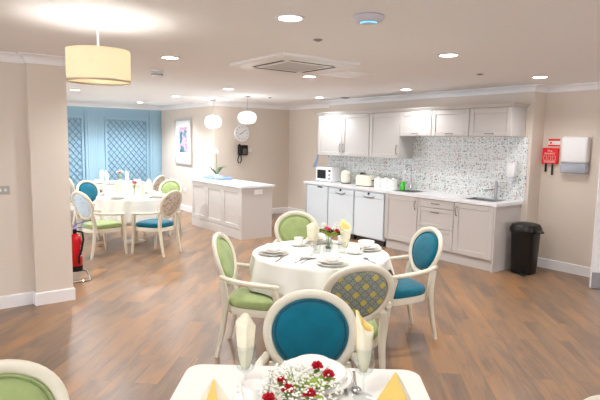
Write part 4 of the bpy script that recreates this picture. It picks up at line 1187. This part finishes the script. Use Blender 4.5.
# bouquet
BQ = (1.02, 1.33); rnd = random.Random(11)
t = thing('bouquet', 'bouquet of red carnations and white gypsophila on the front table', 'flowers', (*BQ, FZ))
b = MB(); b.lathe([(0, 0), (.035, 0), (.04, .004), (.046, .03), (.036, .075), (.040, .085), (.037, .085), (.033, .075), (.043, .03), (.036, .008), (0, .008)], n=28, cap=False); b.build('vase', M['glass'], t)
RS = [(1.106, 1.348, .905), (1.110, 1.290, .895), (.965, 1.365, .885), (.945, 1.300, .885), (.868, 1.295, .88), (.885, 1.262, .86), (.99, 1.24, .88)]
b = MB()
for x, y, z in RS:
    x, y, z = x-BQ[0], y-BQ[1], z-FZ; b.tube([(x*.1, y*.1, .02), (x*.4, y*.4, .085), (x, y, z)], .0022, n=6)
b.build('stems', M['stem'], t)
for i, (x, y, z) in enumerate(RS):
    b = MB(); flower_head(b, (x-BQ[0], y-BQ[1], z-FZ), .023 if i != 2 else .018, rnd); b.build('carnation', M['petal_red'], t)
    b = MB(); b.lathe([(.003, -.03), (.009, -.018), (.011, -.004), (.006, .004)], (x-BQ[0], y-BQ[1], z-FZ), 10); b.build('calyx', M['leaf'], t)
b = MB(); sb = MB()
for k in range(520):
    a = rnd.random()*6.283; q = .145*rnd.random()**.55; z = .085+.055*rnd.random()+.03*(1-q/.145)
    p = (q*math.cos(a), q*math.sin(a), z); rr3 = .0032+.003*rnd.random()
    b.sphere(p, rr3, 1, (1, 1, .8))
    if k % 6 == 0: sb.tube([(p[0]*.15, p[1]*.15, .07), (p[0]*.7, p[1]*.7, z*.85), (p[0], p[1], z)], .0008, n=4)
gy = b.build('gypsophila', M['petal_white'], t); gy['kind'] = 'stuff'; gy['label'] = 'sprays of tiny white blossoms'
sb.build('sprigs', M['stem'], t)
b = MB()
for k in range(16):
    a = rnd.random()*6.283; ln = .07+.05*rnd.random(); R_ = []; z0_ = .085+.03*rnd.random()
    for i in range(6):
        q = i/5; w = .011*math.sin(PI*(q*.9+.06)); c = Vector((math.cos(a)*(.01+ln*q), math.sin(a)*(.01+ln*q), z0_+.05*q-.04*q*q)); sd_ = Vector((-math.sin(a), math.cos(a), .3))
        R_.append([c+sd_*w, c+Vector((0, 0, -.002)), c-sd_*w, c+Vector((0, 0, .002))])
    b.stack(R_)
b.build('leaves', M['leaf_bright'], t)

# ---- far tables
g2 = 'on the far table near the column'
def polar(c, a, r): a = math.radians(a); return c[0]+r*math.cos(a), c[1]+r*math.sin(a)
for a, who in ((-62, 'before the faded floral chair at the far table'), (-142, 'before the pale blue chair at the far table'), (140, 'before the far teal chair at the far table'), (38, 'before the small green chair at the far table')):
    x, y = polar(T2, a, .44); setting(x, y, TZ, who, g2)
    x, y = polar(T2, a+32, .40); put('saucer', x, y, TZ, 0, 'white saucer right of the plate '+who, 'saucers '+g2); put('cup', x, y, TZ+.0068, a, 'white tea cup right of the plate '+who, 'tea cups '+g2)
    x, y = polar(T2, a-22, .30); put('nap', x, y, TZ, -1.3+a*.004, 'cream napkin standing folded '+who, 'napkins '+g2).scale = (1.1, 1.1, .92)
posy(T2[0], T2[1], TZ, 'vase with a pink-red blossom on the far table near the column', ['petal_red', 'petal_pink', 'petal_white', 'petal_white', 'petal_red'], .2, .04, seed=2, big=.032)
g3 = 'on the farthest table by the blue wall'
for a, who in ((188, 'before the grey floral chair at the farthest table'), (-50, 'before the brown floral chair at the farthest table'), (-125, 'on the near side of the farthest table')):
    x, y = polar(T3, a, .44); setting(x, y, TZ, who, g3)
    x, y = polar(T3, a-24, .32); put('nap', x, y, TZ, -1.2+a*.003, 'cream napkin standing folded '+who, 'napkins '+g3).scale = (1.1, 1.1, .95)
    if a == 188: continue
    x, y = polar(T3, a+32, .40); put('saucer', x, y, TZ, 0, 'white saucer right of the plate '+who, 'saucers '+g3); put('cup', x, y, TZ+.0068, a, 'white tea cup right of the plate '+who, 'tea cups '+g3)
posy(3.42, 10.75, TZ, 'vase with orange-red blossoms on the farthest table', ['petal_orange', 'petal_red', 'petal_white', 'petal_white', 'petal_orange', 'petal_white'], .22, .06, seed=5, big=.036)

# ------------------------------------------------------------------ daylight, camera
W = bpy.data.worlds.new('World'); S.world = W; W.use_nodes = True
bg = W.node_tree.nodes['Background']; bg.inputs[0].default_value = (*lin((240, 246, 255)), 1); bg.inputs[1].default_value = 4.0
cam = bpy.data.cameras.new('camera'); co = bpy.data.objects.new('camera', cam); COL.objects.link(co)
cam.sensor_width = 36; cam.lens = 515.25/600*36; cam.clip_start = .02
yw, pt, rl = math.radians(37.078), math.radians(6.58), math.radians(-.934)
fw = Vector((math.sin(yw)*math.cos(pt), math.cos(yw)*math.cos(pt), -math.sin(pt)))
rt = Vector((math.cos(yw), -math.sin(yw), 0)); up = rt.cross(fw)
r2 = rt*math.cos(rl)-up*math.sin(rl); u2 = up*math.cos(rl)+rt*math.sin(rl)
mm = Matrix.Identity(4)
for i in range(3): mm[i][0], mm[i][1], mm[i][2] = r2[i], u2[i], -fw[i]
mm.translation = (0, 0, 1.698); co.matrix_world = mm
cam.dof.use_dof = True; cam.dof.focus_distance = 5.0; cam.dof.aperture_fstop = 11.0
S.camera = co
S.view_settings.view_transform = 'Standard'; S.view_settings.look = 'None'; S.view_settings.gamma = 1; S.view_settings.use_curve_mapping = False
S.view_settings.exposure = 0.48
S.cycles.use_denoising = True
S.cycles.max_bounces = 8; S.cycles.diffuse_bounces = 5; S.cycles.transmission_bounces = 8; S.cycles.glossy_bounces = 4
S.cycles.caustics_refractive = False; S.cycles.caustics_reflective = False
S.cycles.sample_clamp_indirect = 6
